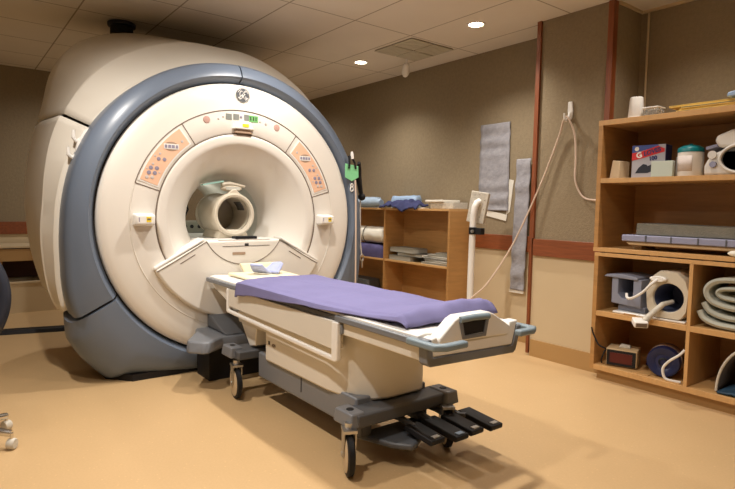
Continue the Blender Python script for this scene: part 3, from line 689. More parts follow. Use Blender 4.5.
# ================================================================== LOW LINEN SHELF (back wall)
ls = thing('linen_shelf', (-4.6, 3.95, 0), 'low birch shelf unit with open bays against the back wall behind the table', 'shelf unit')
LX0, LX1, LY0, LY1, LH = -5.75, -3.697, 3.838, 4.125, 1.197
MB().box(LX1 - .022, LX1, LY0, LY1, 0, LH - .022).build('side_panel', birch, ls, bevel=.001)
MB().box(LX0, LX0 + .022, LY0, LY1, 0, LH - .022).build('side_panel', birch, ls, bevel=.001)
MB().box(-4.695, -4.673, LY0 + .002, LY1, .07, LH - .022).build('divider', birch, ls, bevel=.001)
MB().box(LX0, LX1, LY0 - .004, LY1, LH - .022, LH).build('top_board', birchf, ls, bevel=.001)
for a, b in ((LX0 + .022, -4.695), (-4.673, LX1 - .022)):
    MB().box(a, b, LY0 + .004, LY1, .615, .635).build('shelf_board', birchf, ls, bevel=.001)
    MB().box(a, b, LY0 + .004, LY1, .07, .09).build('bottom_board', birchf, ls, bevel=.001)
MB().box(LX0 + .022, LX1 - .022, LY1 - .012, LY1, 0, LH - .022).build('back_panel', birch, ls)
MB().box(LX0 + .022, LX1 - .022, LY0 + .03, LY0 + .045, 0, .07).build('plinth', birch, ls)
# linens
def cushion(name, m_, x0, x1, y0, y1, z0, z1, label, cat, amp=.008, f=9, group=None):
    def top(u, v):
        x = x0 + (x1 - x0) * u; y = y0 + (y1 - y0) * v
        return x, y
    b = MB(); nu, nv = 20, 12
    g = []
    for lvl, ins in ((0, .0), (.3, -.004), (.7, -.004), (1, .012)):
        ring = []
        for k in range(64):
            a = 2 * PI * k / 64; cx, sx = math.cos(a), math.sin(a)
            p = 5; rr = (abs(cx) ** p + abs(sx) ** p) ** (-1 / p)
            x = (x0 + x1) / 2 + ((x1 - x0) / 2 - ins) * rr * cx; y = (y0 + y1) / 2 + ((y1 - y0) / 2 - ins) * rr * sx
            z = z0 + (z1 - z0) * lvl + (amp * noise.noise((x * f, y * f, lvl * 2)) if lvl else 0)
            ring.append((x, y, z))
        g.append(ring)
    b.loft(g, True, True)
    o = b.build(name, m_, at=((x0 + x1) / 2, (y0 + y1) / 2, z0), ang=70)
    return tag(o, label, cat, group)
cushion('folded_linen', bluec, -5.26, -5.02, 3.94, 4.09, 1.198, 1.32, 'pale blue bundle at the far left of the linen shelf top', 'linen')
def roll_cloth(name, m_, pts, r, label, cat, sq=1.0):
    b = MB().tube(pts, r, 14)
    o = b.build(name, m_, at=pts[0], ang=70); return tag(o, label, cat)
roll_cloth('rolled_cloth', bluec, [(-5.22, 3.862, 1.252), (-5.0, 3.862, 1.252), (-4.86, 3.862, 1.254), (-4.77, 3.862, 1.254)], [.045, .052, .052, .035], 'pale blue rolled cloth lying along the linen shelf top', 'cloth')
cushion('folded_cloth', lightblue, -4.78, -4.36, 3.99, 4.11, 1.198, 1.33, 'mid blue folded cloth behind the navy cloth on the linen shelf', 'cloth', .025)
def flop(u, v):
    x = -4.74 + .60 * u; y = 3.80 + .18 * v
    z = 1.225 + .055 * math.sin(PI * u) * (.5 + .5 * v) + .028 * noise.noise((x * 12, y * 12, 0)) + .02 * noise.noise((x * 25, y * 20, 5))
    if v < .25: z -= (.25 - v) / .25 * (.075 * math.exp(-((u - .62) / .16) ** 2) + .02)
    return (x, y, max(z, 1.209 if v > .15 else 1.12))
o = MB().grid(flop, 48, 22).build('crumpled_cloth', navyc, solid=.016, at=(-4.4, 3.88, 1.2)); tag(o, 'crumpled navy cloth hanging over the linen shelf front edge', 'cloth')
t = thing('file_box', (-3.86, 3.98, 1.197), 'cream lidded document box on the right end of the linen shelf top', 'box')
MB().box(-4.02, -3.71, 3.89, 4.10, 1.198, 1.26).build('box_body', specked, t, bevel=.003)
MB().prism([(-4.08, 3.87), (-3.83, 3.87), (-3.82, 4.11), (-4.04, 4.11)], 'z', 1.261, 1.285).build('lid', paper, t, bevel=.006)
o = MB().box(-4.17, -4.09, 3.86, 3.94, 1.1975, 1.207).build('paper_slip', paper, at=(-4.13, 3.9, 1.1975)); tag(o, 'small white paper slip left of the document box', 'paper')
def lin_roll(name, m_, x0, x1, y, z, r, label, band=None):
    t = thing(name, ((x0 + x1) / 2, y, z - r), label, 'linen')
    b = MB(); rings = []
    for i in range(25):
        u = i / 24; rr = r * (.85 if i in (0, 24) else 1)
        rings.append([(x0 + (x1 - x0) * u, y + (rr + .006 * noise.noise((u * 7, math.cos(g) * 2, math.sin(g) * 2))) * math.cos(g), z + (rr + .006 * noise.noise((u * 7, math.cos(g) * 2, math.sin(g) * 2)) - .006) * math.sin(g)) for g in [2 * PI * k / 32 for k in range(32)]])
    b.loft(rings).build('roll', m_, t, ang=70)
    if band: MB().lathe([(.24, r + .008), (.252, r + .008)], (x0, y, z), 'x', 32).build('tie', black, t)
lin_roll('rolled_blanket', whitecl, -5.32, -4.725, 3.945, .888, .098, 'white rolled blanket tied with a dark string in the left bay', True)
cushion('folded_sheet', purple2, -5.28, -4.71, 3.85, 4.09, .636, .780, 'folded purple sheet below the white rolled blanket', 'linen', .010)
cushion('linen_bin', darkcov, -5.45, -5.0, 3.86, 4.09, .091, .36, 'dark grey bin at the bottom of the left shelf bay', 'bin', .0)
# papers & binders
def slab(name, m_, x0, x1, y0, y1, z0, z1, rot, label, cat, group=None, pages=None):
    cx, cy = (x0 + x1) / 2, (y0 + y1) / 2
    R_ = Matrix.Translation((cx, cy, 0)) @ Matrix.Rotation(rad(rot), 4, 'Z') @ Matrix.Translation((-cx, -cy, 0))
    t = thing(name, (cx, cy, z0), label, cat, group)
    th = min(.003, (z1 - z0) * .2)
    MB().box(x0, x1, y0, y1, z0, z0 + th, R_).box(x0, x1, y0, y1, z1 - th, z1, R_).box(x0, x0 + .004, y0, y1, z0 + th, z1 - th, R_).build('cover', m_, t)
    MB().box(x0 + .004, x1 - .004, y0 + .004, y1 - .004, z0 + th, z1 - th, R_).build('pages', pages or paper2, t)
    return t
slab('binder', olive, -4.63, -4.28, 3.87, 4.08, .636, .685, 0, 'grey olive binder at the bottom of the left stack on the linen shelf', 'binder')
slab('binder', darkcov, -4.50, -4.14, 3.88, 4.08, .686, .722, 3, 'dark thin binder under the top folder of the left stack on the linen shelf', 'binder')
slab('binder', olive, -4.62, -4.22, 3.87, 4.07, .723, .772, -3, 'tilted grey olive folder topping the left stack on the linen shelf', 'folder')
for k in range(6):
    m_ = (paper2, paper, darkcov, paper, paper2, olive)[k]
    names = ('grey magazine lowest in the right stack on the linen shelf', 'white magazine second from the bottom of the right stack on the linen shelf', 'dark booklet third from the bottom of the right stack on the linen shelf', 'white booklet fourth from the bottom of the right stack on the linen shelf', 'grey booklet fifth from the bottom of the right stack on the linen shelf', 'small olive notebook topping the right stack on the linen shelf')
    x0 = (-4.11, -4.06, -4.08, -4.12, -4.04, -3.93)[k]
    slab('magazine', m_, x0, -3.745, 3.87 + .004 * k, 4.07, .636 + .0205 * k, .655 + .0205 * k, (2, -3, 3, -3, 2, -2)[k], names[k], 'magazine', 'magazines in the right bay')

# ================================================================== WALL HANGINGS
def hanging(name, x0, x1, z0, z1, yw, label, flare=0):
    t = thing(name, ((x0 + x1) / 2, yw, z0), label, 'wall hanging')
    def fn(u, v):
        z = z1 + (z0 - z1) * v; x = x0 + (x1 - x0) * u + flare * v * (u - .5) - .03 * v * (1 if name == 'wall_strip' else 0)
        y = yw - .012 - .006 * math.sin(v * 38) * (.5 + .5 * math.sin(v * 9)) - .006 * abs(noise.noise((x * 9, z * 9, 1)))
        return (x, y, z)
    MB().grid(fn, 10, 80).build('cloth', greycl, t, solid=.008)
    return t
hanging('wall_cloth', -3.60, -3.255, 1.19, 2.005, YB, 'wide grey quilted cloth hanging on the brown wall', .012)
t = hanging('wall_strip', -3.148, -2.998, .47, 1.655, YB - .022, 'long narrow grey cloth strip hanging beside the red upright')
MB().box(-3.188, -3.03, YB - .036, YB - .026, .445, .47).build('hem_strip', paper, t)
t = thing('paper_sheet', (-3.38, YB, 1.10), 'white paper sheets pinned behind the wide grey cloth', 'paper')
MB().prism([(-3.275, 1.10), (-3.255, 1.48), (-3.20, 1.47), (-3.235, 1.18), (-3.27, 1.155)], 'y', YB - .006, YB - .002).build('sheet', paper, t)
MB().prism([(-3.53, 1.20), (-3.26, 1.15), (-3.27, 1.095), (-3.54, 1.145)], 'y', YB - .010, YB - .006).build('sheet', paper, t)

# ================================================================== FLOOR STAND WITH SHELL
t = thing('floor_stand', (-3.19, 3.60, 0), 'white curved pole stand holding a cream speckled box before the wall', 'stand')
MB().tube([(-3.20, 3.60, .03), (-3.20, 3.60, .6), (-3.195, 3.60, .95), (-3.19, 3.60, 1.15), (-3.18, 3.605, 1.22), (-3.17, 3.62, 1.255), (-3.165, 3.645, 1.265)], .028, 14).build('pole', white, t)
MB().lathe([(0, .0001), (0, .20), (.02, .20), (.035, .05), (.035, .0001)], (-3.20, 3.60, 0), 'z', 32).build('base', white, t)
bx = MB().box(-.075, .075, -.04, .04, -.135, .135).xf(Matrix.Translation((-3.20, 3.672, 1.215)) @ Matrix.Rotation(rad(30), 4, 'Z') @ Matrix.Rotation(rad(9), 4, 'Y')).build('instrument_box', specked, t, bevel=.006)
for q, w in ((-.04, .10), (.05, .07), (.03, -.08), (-.05, -.06), (.0, .11), (.055, -.01), (-.03, -.11)):
    MB().cyl((q, -.041, w), .004, 0, .0015, 'y', 8).xf(Matrix.Translation((-3.20, 3.672, 1.215)) @ Matrix.Rotation(rad(30), 4, 'Z') @ Matrix.Rotation(rad(9), 4, 'Y')).build('screw', seam, bx)
MB().cyl((-3.19, 3.60, 0), .036, .985, 1.045, 'z', 20).box(-3.165, -3.09, 3.585, 3.635, .985, 1.04).build('clamp', black, t, bevel=.003)
MB().cyl((-3.16, 3.568, 1.012), .012, -.02, .0, 'y', 12).build('clamp_knob', steel, t)

# hook and cord on the column
t = thing('cord_hook', (-2.437, 3.82, 1.9), 'white plastic hook on the brown fabric column holding a looped cord', 'hook')
MB().prism([(-2.458, 2.03), (-2.425, 2.03), (-2.415, 1.96), (-2.425, 1.895), (-2.45, 1.895), (-2.46, 1.96)], 'y', 3.805, 3.819).build('hook_plate', white, t, bevel=.005)
MB().tube([(-2.437, 3.81, 1.95), (-2.437, 3.782, 1.90), (-2.437, 3.76, 1.880), (-2.437, 3.736, 1.895), (-2.437, 3.730, 1.935)], [.011, .010, .009, .008, .006], 8).build('hook_arm', white, t)
def spline(P, n=10):
    P = [Vector(p) for p in P]; o = []
    for i in range(len(P) - 1):
        a, b, c, d = P[max(i - 1, 0)], P[i], P[i + 1], P[min(i + 2, len(P) - 1)]
        for k in range(n):
            t_ = k / n
            o.append(.5 * ((2 * b) + (c - a) * t_ + (2 * a - 5 * b + 4 * c - d) * t_ ** 2 + (3 * b - a - 3 * c + d) * t_ ** 3))
    return o + [P[-1]]
cp = spline([(-2.118, 3.78, 1.29), (-2.20, 3.79, 1.282), (-2.30, 3.80, 1.31), (-2.365, 3.80, 1.43), (-2.37, 3.80, 1.60), (-2.38, 3.79, 1.77), (-2.41, 3.762, 1.88), (-2.437, 3.758, 1.912), (-2.465, 3.762, 1.88), (-2.515, 3.79, 1.77), (-2.645, 3.785, 1.44), (-2.78, 3.76, 1.12), (-2.88, 3.70, .86), (-3.0, 3.58, .58), (-3.10, 3.52, .46), (-3.15, 3.50, .38), (-3.14, 3.48, .2), (-3.1, 3.42, .012), (-3.0, 3.3, .011)], 8)
o = MB().tube(cp, .0072, 8).build('looped_cord', cordM, at=(-2.437, 3.76, 1.9)); tag(o, 'thin pinkish cord looped over the hook and sagging to the floor stand', 'cord')

# ================================================================== RIGHT SHELVING
SX0, SX1, SY0, SY1 = -2.102, -.35, 3.66, 4.17
lo = thing('cubby_cabinet', (-1.2, 3.9, 0), 'lower birch cubby cabinet with open bays standing in the right recess', 'cabinet')
T = .03
MB().box(SX0, SX0 + T, SY0, SY1, .075, .885).build('side_panel', birch, lo, bevel=.001)
MB().box(SX1 - T, SX1, SY0, SY1, .075, .885).build('side_panel', birch, lo, bevel=.001)
MB().box(SX0, SX1, SY0, SY1, .885, .910).build('top_board', birchf, lo, bevel=.001)
MB().box(SX0 + T, SX1 - T, SY0, SY1, .075, .110).build('bottom_board', birchf, lo, bevel=.001)
for x in (-1.470, -.86):
    MB().box(x, x + .022, SY0 + .001, SY1, .11, .885).build('divider', birchf, lo, bevel=.001)
for a, b in ((SX0 + T, -1.470), (-1.448, -.86), (-.838, SX1 - T)):
    MB().box(a, b, SY0 + .001, SY1, .462, .496).build('shelf_board', birchf, lo, bevel=.001)
MB().box(SX0 + T, SX1 - T, SY1 - .012, SY1, .11, .885).build('back_panel', birch, lo)
MB().box(SX0 + .03, SX1 - .03, SY0 + .05, SY1 - .02, 0, .075).build('plinth', vinylb, lo)
up = thing('open_bookcase', (-1.2, 3.9, .91), 'upper birch bookcase stacked on the cubby cabinet, holding coil and bottles', 'bookcase')
MB().box(SX0 - .010, SX0 - .010 + T, SY0, SY1, .945, 1.797).build('side_panel', birch, up, bevel=.001)
MB().box(SX1 - T, SX1, SY0, SY1, .945, 1.797).build('side_panel', birch, up, bevel=.001)
MB().box(SX0 - .012, SX1, SY0, SY1, 1.797, 1.832).build('top_board', birchf, up, bevel=.001)
MB().box(SX0 - .010 + T, SX1 - T, SY0 + .001, SY1, 1.398, 1.43).build('shelf_board', birchf, up, bevel=.001)
MB().box(SX0 - .012, SX1, SY0, SY1, .918, .945).build('bottom_board', birchf, up, bevel=.001)
MB().box(SX0 - .010 + T, SX1 - T, SY1 - .012, SY1, .945, 1.797).build('back_panel', birch, up)
for x in (-2.03, -1.72, -1.4, -.9, -.5): MB().box(x, x + .05, SY0 + .015, SY1 - .05, .910, .918).build('spacer', birchf, up)

# --- on the top board
t = thing('paper_cup', (-1.89, 3.73, 1.832), 'upturned white cup near the left end of the bookcase top', 'cup')
MB().lathe([(0, .0001), (0, .048), (.004, .050), (.135, .041), (.138, .038), (.138, .0001)], (-1.89, 3.73, 1.8325), 'z', 32).build('cup_body', white, t)
MB().tube([(-1.89 + .050 * math.cos(a), 3.73 + .050 * math.sin(a), 1.837) for a in [2 * PI * k / 32 for k in range(32)]], .003, 6, closed=True).build('rim', white, t)
t = thing('plastic_tub', (-1.78, 3.74, 1.832), 'low clear plastic tub right of the white cup', 'tub')
MB().prism([(-1.825, 3.70), (-1.735, 3.70), (-1.735, 3.79), (-1.825, 3.79)], 'z', 1.8325, 1.888, [(-1.83, 3.695), (-1.73, 3.695), (-1.73, 3.795), (-1.83, 3.795)]).build('tub_body', clearp, t, bevel=.004)
MB().tube([(-1.83, 3.695, 1.888), (-1.73, 3.695, 1.888), (-1.73, 3.795, 1.888), (-1.83, 3.795, 1.888)], .004, 6, closed=True).build('tub_rim', white, t)
for k, (x0, x1, y0, r_, z) in enumerate(((-1.62, -1.30, 3.70, 2, 1.8325), (-1.60, -1.24, 3.705, -1, 1.8445), (-1.59, -1.26, 3.70, 1, 1.8565), (-1.665, -1.22, 3.705, 0, 1.8685))):
    t = slab('file_folder', folder, x0, x1, y0, y0 + .24, z, z + .0115, r_, ('lowest yellow folder of the pile on the bookcase top', 'second yellow folder from the bottom of the pile on the bookcase top', 'third yellow folder from the bottom of the pile on the bookcase top', 'topmost yellow folder on the bookcase top, sticking out furthest left')[k], 'folder', 'yellow folders on the bookcase', folder if k % 2 else None)
t = thing('plastic_case', (-1.15, 3.80, 1.8805), 'light blue plastic case resting at the right of the yellow folders', 'case')
MB().prism([(-1.335, 1.892), (-1.33, 1.915), (-.95, 1.995), (-.95, 1.955), (-1.30, 1.888)], 'y', 3.69, 3.93).build('case_body', lightblue, t, bevel=.006)
MB().prism([(-1.29, 1.8805), (-.96, 1.8805), (-.96, 1.955), (-1.29, 1.889)], 'y', 3.71, 3.92).build('case_foot', darkcov, t, bevel=.004)
# --- shelf with boxes
t = MB().prism([(-2.045, 1.4305), (-1.955, 1.4305), (-1.955, 1.545), (-2.02, 1.557)], 'y', 3.70, 3.79).xf(Matrix.Translation((-1.98, 3.74, 0)) @ Matrix.Rotation(rad(-18), 4, 'Z') @ Matrix.Translation((1.98, -3.74, 0))).build('foam_block', pinkblock, bevel=.004, at=(-1.98, 3.74, 1.43)); tag(t, 'beige block standing at the left end of the bottle shelf', 'block')
RB = Matrix.Translation((-1.79, 3.77, 1.4305)) @ Matrix.Rotation(rad(5), 4, 'Z')
t = thing('glove_box', (-1.79, 3.77, 1.43), 'grey and blue carton with a red banner on the bottle shelf', 'carton')
MB().box(-.105, .105, -.055, .055, 0, .215).xf(RB).build('carton', boxgrey, t, bevel=.002)
MB().prism([(-.105, .165), (.06, .20), (.06, .2145), (-.105, .2145)], 'y', -.0565, -.0552).xf(RB).build('blue_panel', boxblue, t)
MB().prism([(-.105, .115), (-.04, .128), (.10, .165), (.10, .185), (.06, .205), (-.05, .172), (-.105, .165)], 'y', -.0572, -.0562).xf(RB).build('red_banner', redp, t)
MB().box(.105, .107, -.054, .054, .002, .213).xf(RB).build('blue_side', inkblue, t)
FB = RB @ Matrix(((1, 0, 0, 0), (0, 0, -1, 0), (0, 1, 0, 0), (0, 0, 0, 1)))
text('G', 'banner_letter', white, t, FB @ Matrix.Translation((-.058, .148, .0578)) @ Matrix.Rotation(rad(15), 4, 'Z'), .05, bold=.002)
text('LOVES', 'banner_lettering', inkblue, t, FB @ Matrix.Translation((.022, .168, .0578)) @ Matrix.Rotation(rad(15), 4, 'Z'), .038, bold=.0015, shear=.2)
text('100', 'count_lettering', inkblue, t, FB @ Matrix.Translation((.03, .125, .0560)) @ Matrix.Rotation(rad(8), 4, 'Z'), .034, bold=.002)
MB().cyl((-.075, -.0557, .192), .014, -.001, .0005, 'y', 20).xf(RB).build('round_mark', white, t)
MB().prism([(-.08, .03), (-.06, .065), (-.03, .09), (-.01, .085), (.0, .075), (.03, .09), (.06, .07), (.07, .03), (.04, .045), (.0, .03)], 'y', -.0562, -.0554).xf(RB).build('glove_picture', navy, t)
t = MB().box(-.066, .066, -.018, .018, 0, .10).xf(Matrix.Translation((-1.675, 3.685, 1.4305)) @ Matrix.Rotation(rad(3), 4, 'Z')).build('card_box', mintcard, bevel=.002, at=(-1.66, 3.70, 1.43)); tag(t, 'pale mint small carton in front of the red banner carton', 'carton')
t = MB().box(-1.66, -1.56, 3.83, 3.89, 1.4305, 1.565).build('white_carton', paper, bevel=.003, at=(-1.65, 3.83, 1.43)); tag(t, 'off white carton behind the pale mint carton and the teal lidded tub', 'carton')
t = thing('wipes_tub', (-1.54, 3.72, 1.43), 'white round tub with a domed teal lid on the bottle shelf', 'tub')
MB().lathe([(0, .0001), (0, .07), (.006, .073), (.148, .073), (.15, .07)], (-1.535, 3.745, 1.4305), 'z', 40).build('tub_body', white, t)
MB().lathe([(.150, .074), (.172, .074), (.178, .070), (.192, .045), (.196, .02), (.197, .0001)], (-1.535, 3.745, 1.4305), 'z', 40).build('lid', teal, t)
MB().cyl((-1.535, 3.745, 1.627), .010, 0, .008, 'z', 14).build('lid_nub', teal, t)
MB().lathe([(.03, .0738), (.125, .0738)], (-1.535, 3.745, 1.4305), 'z', 20, -140, -60).build('label_panel', mat('pale print', (.66, .58, .54), .6, var=.1, vscale=60, stretch=(1, 1, 6)), t, solid=.001)
t = thing('small_bottle', (-1.46, 4.06, 1.43), 'pale bottle with a green lid behind the teal lidded tub', 'bottle')
MB().lathe([(0, .0001), (0, .05), (.13, .05), (.14, .045)], (-1.46, 4.06, 1.4305), 'z', 28).build('bottle_body', paper, t)
MB().lathe([(.14, .05), (.165, .05), (.167, .0001)], (-1.46, 4.06, 1.4305), 'z', 28).build('lid', greenlid, t)
# knee/head coil on the right
t = thing('imaging_coil', (-1.25, 3.80, 1.43), 'cream hinged imaging coil with a dark opening at the right of the bottle shelf', 'imaging coil')
def yz(px, pz): return (px, pz)
MB().prism([(-1.44, 1.4305), (-1.02, 1.4305), (-1.02, 1.56), (-1.18, 1.585), (-1.34, 1.585), (-1.41, 1.548), (-1.44, 1.49)], 'y', 3.70, 3.98).build('lower_shell', coilwhite, t, bevel=.016, seg=3)
MB().prism([(-1.385, 1.635), (-1.36, 1.595), (-1.30, 1.59), (-1.02, 1.60), (-1.02, 1.72), (-1.15, 1.715), (-1.30, 1.695), (-1.375, 1.668)], 'y', 3.69, 3.98).build('upper_shell', coilwhite, t, bevel=.018, seg=4)
MB().lathe([(0, .0001), (0, .078), (-.006, .082), (-.01, .082)], (-1.235, 3.70, 1.525), 'y', 36).xf(Matrix.Translation((-1.235, 0, 0)) @ Matrix.Diagonal((1.3, 1, 1, 1)) @ Matrix.Translation((1.235, 0, 0))).build('bore_opening', darkglass, t)
MB().tube([(-1.235 + .115 * math.cos(a), 3.692, 1.525 + .083 * math.sin(a)) for a in [2 * PI * k / 40 for k in range(40)]], .009, 8, closed=True).build('bore_rim', coilwhite, t)
MB().cyl((-1.385, 3.70, 1.495), .018, -.016, 0, 'y', 20).build('knob', lavender, t)
MB().cyl((-1.392, 3.70, 1.553), .024, -.014, 0, 'y', 20).build('hinge', coilwhite, t)
MB().prism([(-1.435, 1.585), (-1.37, 1.60), (-1.37, 1.62), (-1.435, 1.605)], 'y', 3.705, 3.90).build('latch_bar', lavender, t, bevel=.004)
# --- middle compartment: coil board and foam
t = thing('spine_coil_board', (-1.5, 3.8, .945), 'lavender edged flat coil board lying in the wide bookcase bay', 'coil board')
MB().prism([(-1.88, .975), (-1.06, .975), (-1.06, 1.0), (-1.91, 1.0)], 'y', 3.70, 4.05).build('board', tan, t, bevel=.006)
MB().box(-1.925, -1.06, 3.685, 4.04, 1.001, 1.045).build('tray', lavender, t, bevel=.006)
for x in (-1.76, -1.60, -1.44, -1.285): MB().box(x - .004, x + .004, 3.681, 3.687, 1.003, 1.043).build('tray_rib', slate, t)
for x in (-1.85, -1.2): MB().box(x - .03, x + .03, 3.76, 3.96, .9455, .975).build('board_foot', tan, t, bevel=.004)
t = MB().prism([(-1.845, 1.0455), (-1.17, 1.0455), (-1.15, 1.075), (-1.18, 1.115), (-1.84, 1.125)], 'y', 3.715, 4.02).build('foam_slab', foamg, bevel=.008, at=(-1.5, 3.86, 1.045)); tag(t, 'thick grey foam slab lying on the lavender coil board', 'foam slab')
t = MB().sphere((-1.20, 3.668, .966), .07, .02, .02, 16, 8).build('white_cloth', whitecl, at=(-1.2, 3.668, .945)); tag(t, 'small white rolled cloth at the front of the wide bookcase bay', 'cloth')
# --- cubby, upper left: coils
t = thing('u_coil', (-1.92, 3.8, .496), 'grey blue U shaped coil holder with a flat lid in the upper left cubby', 'coil')
MB().prism([(-2.04, .745), (-1.80, .738), (-1.80, .758), (-1.90, .772), (-2.02, .762)], 'y', 3.685, 3.95).build('lid', coilbl, t, bevel=.006)
uu = [(-1.985, .742), (-1.985, .565), (-1.78, .55), (-1.78, .742), (-1.835, .742), (-1.835, .63), (-1.86, .60), (-1.91, .602), (-1.94, .635), (-1.94, .742)]
MB().prism(uu, 'y', 3.70, 3.92).build('holder', coilbl, t, bevel=.005)
MB().box(-1.955, -1.765, 3.74, 3.97, .513, .553).build('pedestal', coilbl, t, bevel=.006)
MB().box(-1.94, -1.835, 3.93, 3.935, .60, .74).build('liner', boreblue, t)
MB().prism([(-1.965, 3.685), (-1.49, 3.69), (-1.50, 3.99), (-1.95, 3.99)], 'z', .497, .512).build('base_plate', white, t, bevel=.005)
t = thing('knee_coil', (-1.62, 3.8, .512), 'beige octagonal knee coil with a blue lined bore in the upper left cubby', 'coil')
cx, cz = -1.605, .658
octo = [(-1.745, .70), (-1.70, .79), (-1.66, .822), (-1.555, .822), (-1.50, .775), (-1.475, .70), (-1.485, .57), (-1.52, .5135), (-1.70, .5135), (-1.735, .57)]
n = 40
def ring_on(poly, g):
    d = (math.cos(g), math.sin(g)); best = None
    for (x0, z0), (x1, z1) in zip(poly, poly[1:] + poly[:1]):
        ex, ez = x1 - x0, z1 - z0; den = d[0] * ez - d[1] * ex
        if abs(den) < 1e-9: continue
        tt = ((x0 - cx) * ez - (z0 - cz) * ex) / den; u = ((x0 - cx) * d[1] - (z0 - cz) * d[0]) / den
        if tt > 0 and -1e-6 <= u <= 1 + 1e-6: best = tt
    return best
gs = [2 * PI * k / n for k in range(n)]
outer = [(cx + ring_on(octo, g) * math.cos(g), cz + ring_on(octo, g) * math.sin(g)) for g in gs]
inner = [(cx + .005 + .098 * math.cos(g), cz - .008 + .098 * math.sin(g)) for g in gs]
MB().loft([[(x, 3.98, z) for x, z in outer], [(x, 3.70, z) for x, z in outer], [(cx + (x - cx) * .97, 3.688, cz + (z - cz) * .97) for x, z in outer], [(x, 3.688, z) for x, z in inner], [(x, 3.70, z) for x, z in [(cx + .005 + .092 * math.cos(g), cz - .008 + .092 * math.sin(g)) for g in gs]]], True, False).build('housing', creamcoil, t, ang=35)
MB().lathe([(3.70, .092), (3.97, .09), (3.97, .0001)], (cx + .005, 0, cz - .008), 'y', n).build('bore_lining', boreblue, t)
MB().lathe([(-.03, .0), (-.03, .02), (-.024, .024), (.0, .024)], (0, 0, 0), 'y', 24).xf(Matrix.Translation((-1.66, 3.69, .768)) @ Matrix.Diagonal((2.2, 1, .8, 1))).build('cable_boss', white, t)
MB().tube(spline([(-1.66, 3.665, .765), (-1.69, 3.64, .73), (-1.735, 3.63, .675), (-1.80, 3.635, .628), (-1.845, 3.65, .62), (-1.862, 3.67, .645)], 6), .009, 8).build('coil_cable', whitecord, t)
t = thing('coil_connector', (-1.68, 3.62, .497), 'white cable plug poking over the front edge of the upper left cubby', 'plug')
MB().tube([(-1.60, 3.76, .62), (-1.63, 3.69, .605), (-1.685, 3.635, .525), (-1.705, 3.615, .49)], [.014, .017, .02, .024], 10).build('boot', specked, t)
PM = Matrix.Translation((-1.725, 3.592, .478)) @ Matrix.Rotation(rad(40), 4, 'Z') @ Matrix.Rotation(rad(14), 4, 'X')
MB().box(-.042, .042, -.042, .042, -.020, .020).xf(PM).build('plug_body', white, t, bevel=.006)
MB().box(-.033, .033, -.044, -.041, -.013, .013).xf(PM).build('plug_mouth', seam, t)
t = MB().box(-1.88, -1.80, 3.675, 3.72, .4965, .506).build('wood_chip', birch, bevel=.002, at=(-1.84, 3.69, .4965)); tag(t, 'small brown wedge at the front edge of the upper left cubby', 'wedge')
# --- cubby, upper right: folded pads
def folded(pts, y0, y1, r, name, label):
    P = spline(pts, 6); b = MB(); rings = []
    for i, p in enumerate(P):
        a = P[max(i - 1, 0)]; c = P[min(i + 1, len(P) - 1)]; d = (c - a).normalized(); nn = Vector((-d.z, 0, d.x))
        ring = []
        for k in range(10):
            g = 2 * PI * k / 10
            ring.append(None)
        up_, dn = p + nn * r, p - nn * r
        yy = [(y0 + .012, 1), (y1 - .012, 1)]
        ring = [Vector((up_.x, y0 + .012, up_.z)), Vector((up_.x, y1, up_.z)), Vector((dn.x, y1, dn.z)), Vector((dn.x, y0 + .012, dn.z)), Vector((p.x, y0, p.z))]
        rings.append(ring)
    o = b.loft(rings, True, True).build(name, foamw, at=(pts[0][0], y0, pts[0][2]), ang=50); return tag(o, label, 'foam pad')
folded([(-1.0, 0, .755), (-1.20, 0, .752), (-1.30, 0, .742), (-1.325, 0, .715), (-1.29, 0, .69), (-1.18, 0, .68)], 3.70, 4.0, .012, 'foam_pad', 'inner folded grey white foam pad inside the roll in the upper right cubby')
folded([(-1.0, 0, .806), (-1.20, 0, .806), (-1.33, 0, .79), (-1.385, 0, .735), (-1.36, 0, .67), (-1.28, 0, .640), (-1.16, 0, .630), (-1.0, 0, .628)], 3.69, 4.0, .016, 'foam_pad', 'outer curled grey white foam pad in the upper right cubby')
folded([(-1.40, 0, .650), (-1.36, 0, .598), (-1.28, 0, .573), (-1.18, 0, .570), (-1.0, 0, .568)], 3.70, 4.0, .016, 'foam_pad', 'bent grey white foam pad second from the bottom in the upper right cubby')
folded([(-1.415, 0, .60), (-1.39, 0, .556), (-1.33, 0, .530), (-1.25, 0, .522), (-1.0, 0, .522)], 3.685, 4.0, .016, 'foam_pad', 'lowest bent grey white foam pad in the upper right cubby')
# --- lower left cubby
t = thing('clock_radio', (-1.9, 3.8, .11), 'beige box radio with a dark red face in the lower left cubby', 'radio')
RM = Matrix.Translation((-1.93, 3.80, .1105)) @ Matrix.Rotation(rad(18), 4, 'Z')
MB().box(-.10, .10, -.075, .09, .006, .128).xf(RM).build('case', tan, t, bevel=.006)
MB().box(-.095, .092, -.0785, -.075, .010, .118).xf(RM).build('face', black, t, bevel=.002)
MB().box(-.075, .07, -.0805, -.0785, .03, .10).xf(RM).build('screen', redscreen, t)
MB().prism([(-.03, .128), (.05, .128), (.04, .148), (-.02, .148)], 'y', -.02, .03).xf(RM).build('top_handle', specked, t, bevel=.004)
for q in (-.085, .085): MB().cyl((q, .0, 0), .012, 0, .007, 'z', 10).xf(RM).build('foot', black, t)
o = MB().tube(spline([(-2.09, 3.645, .375), (-2.075, 3.645, .33), (-2.03, 3.645, .26), (-1.995, 3.675, .235), (-2.005, 3.675, .205), (-2.03, 3.69, .15), (-2.045, 3.72, .118)], 6), .006, 6).build('power_cord', black, at=(-2.07, 3.65, .37)); tag(o, 'thin black cord running down the cabinet edge to the radio', 'cord')
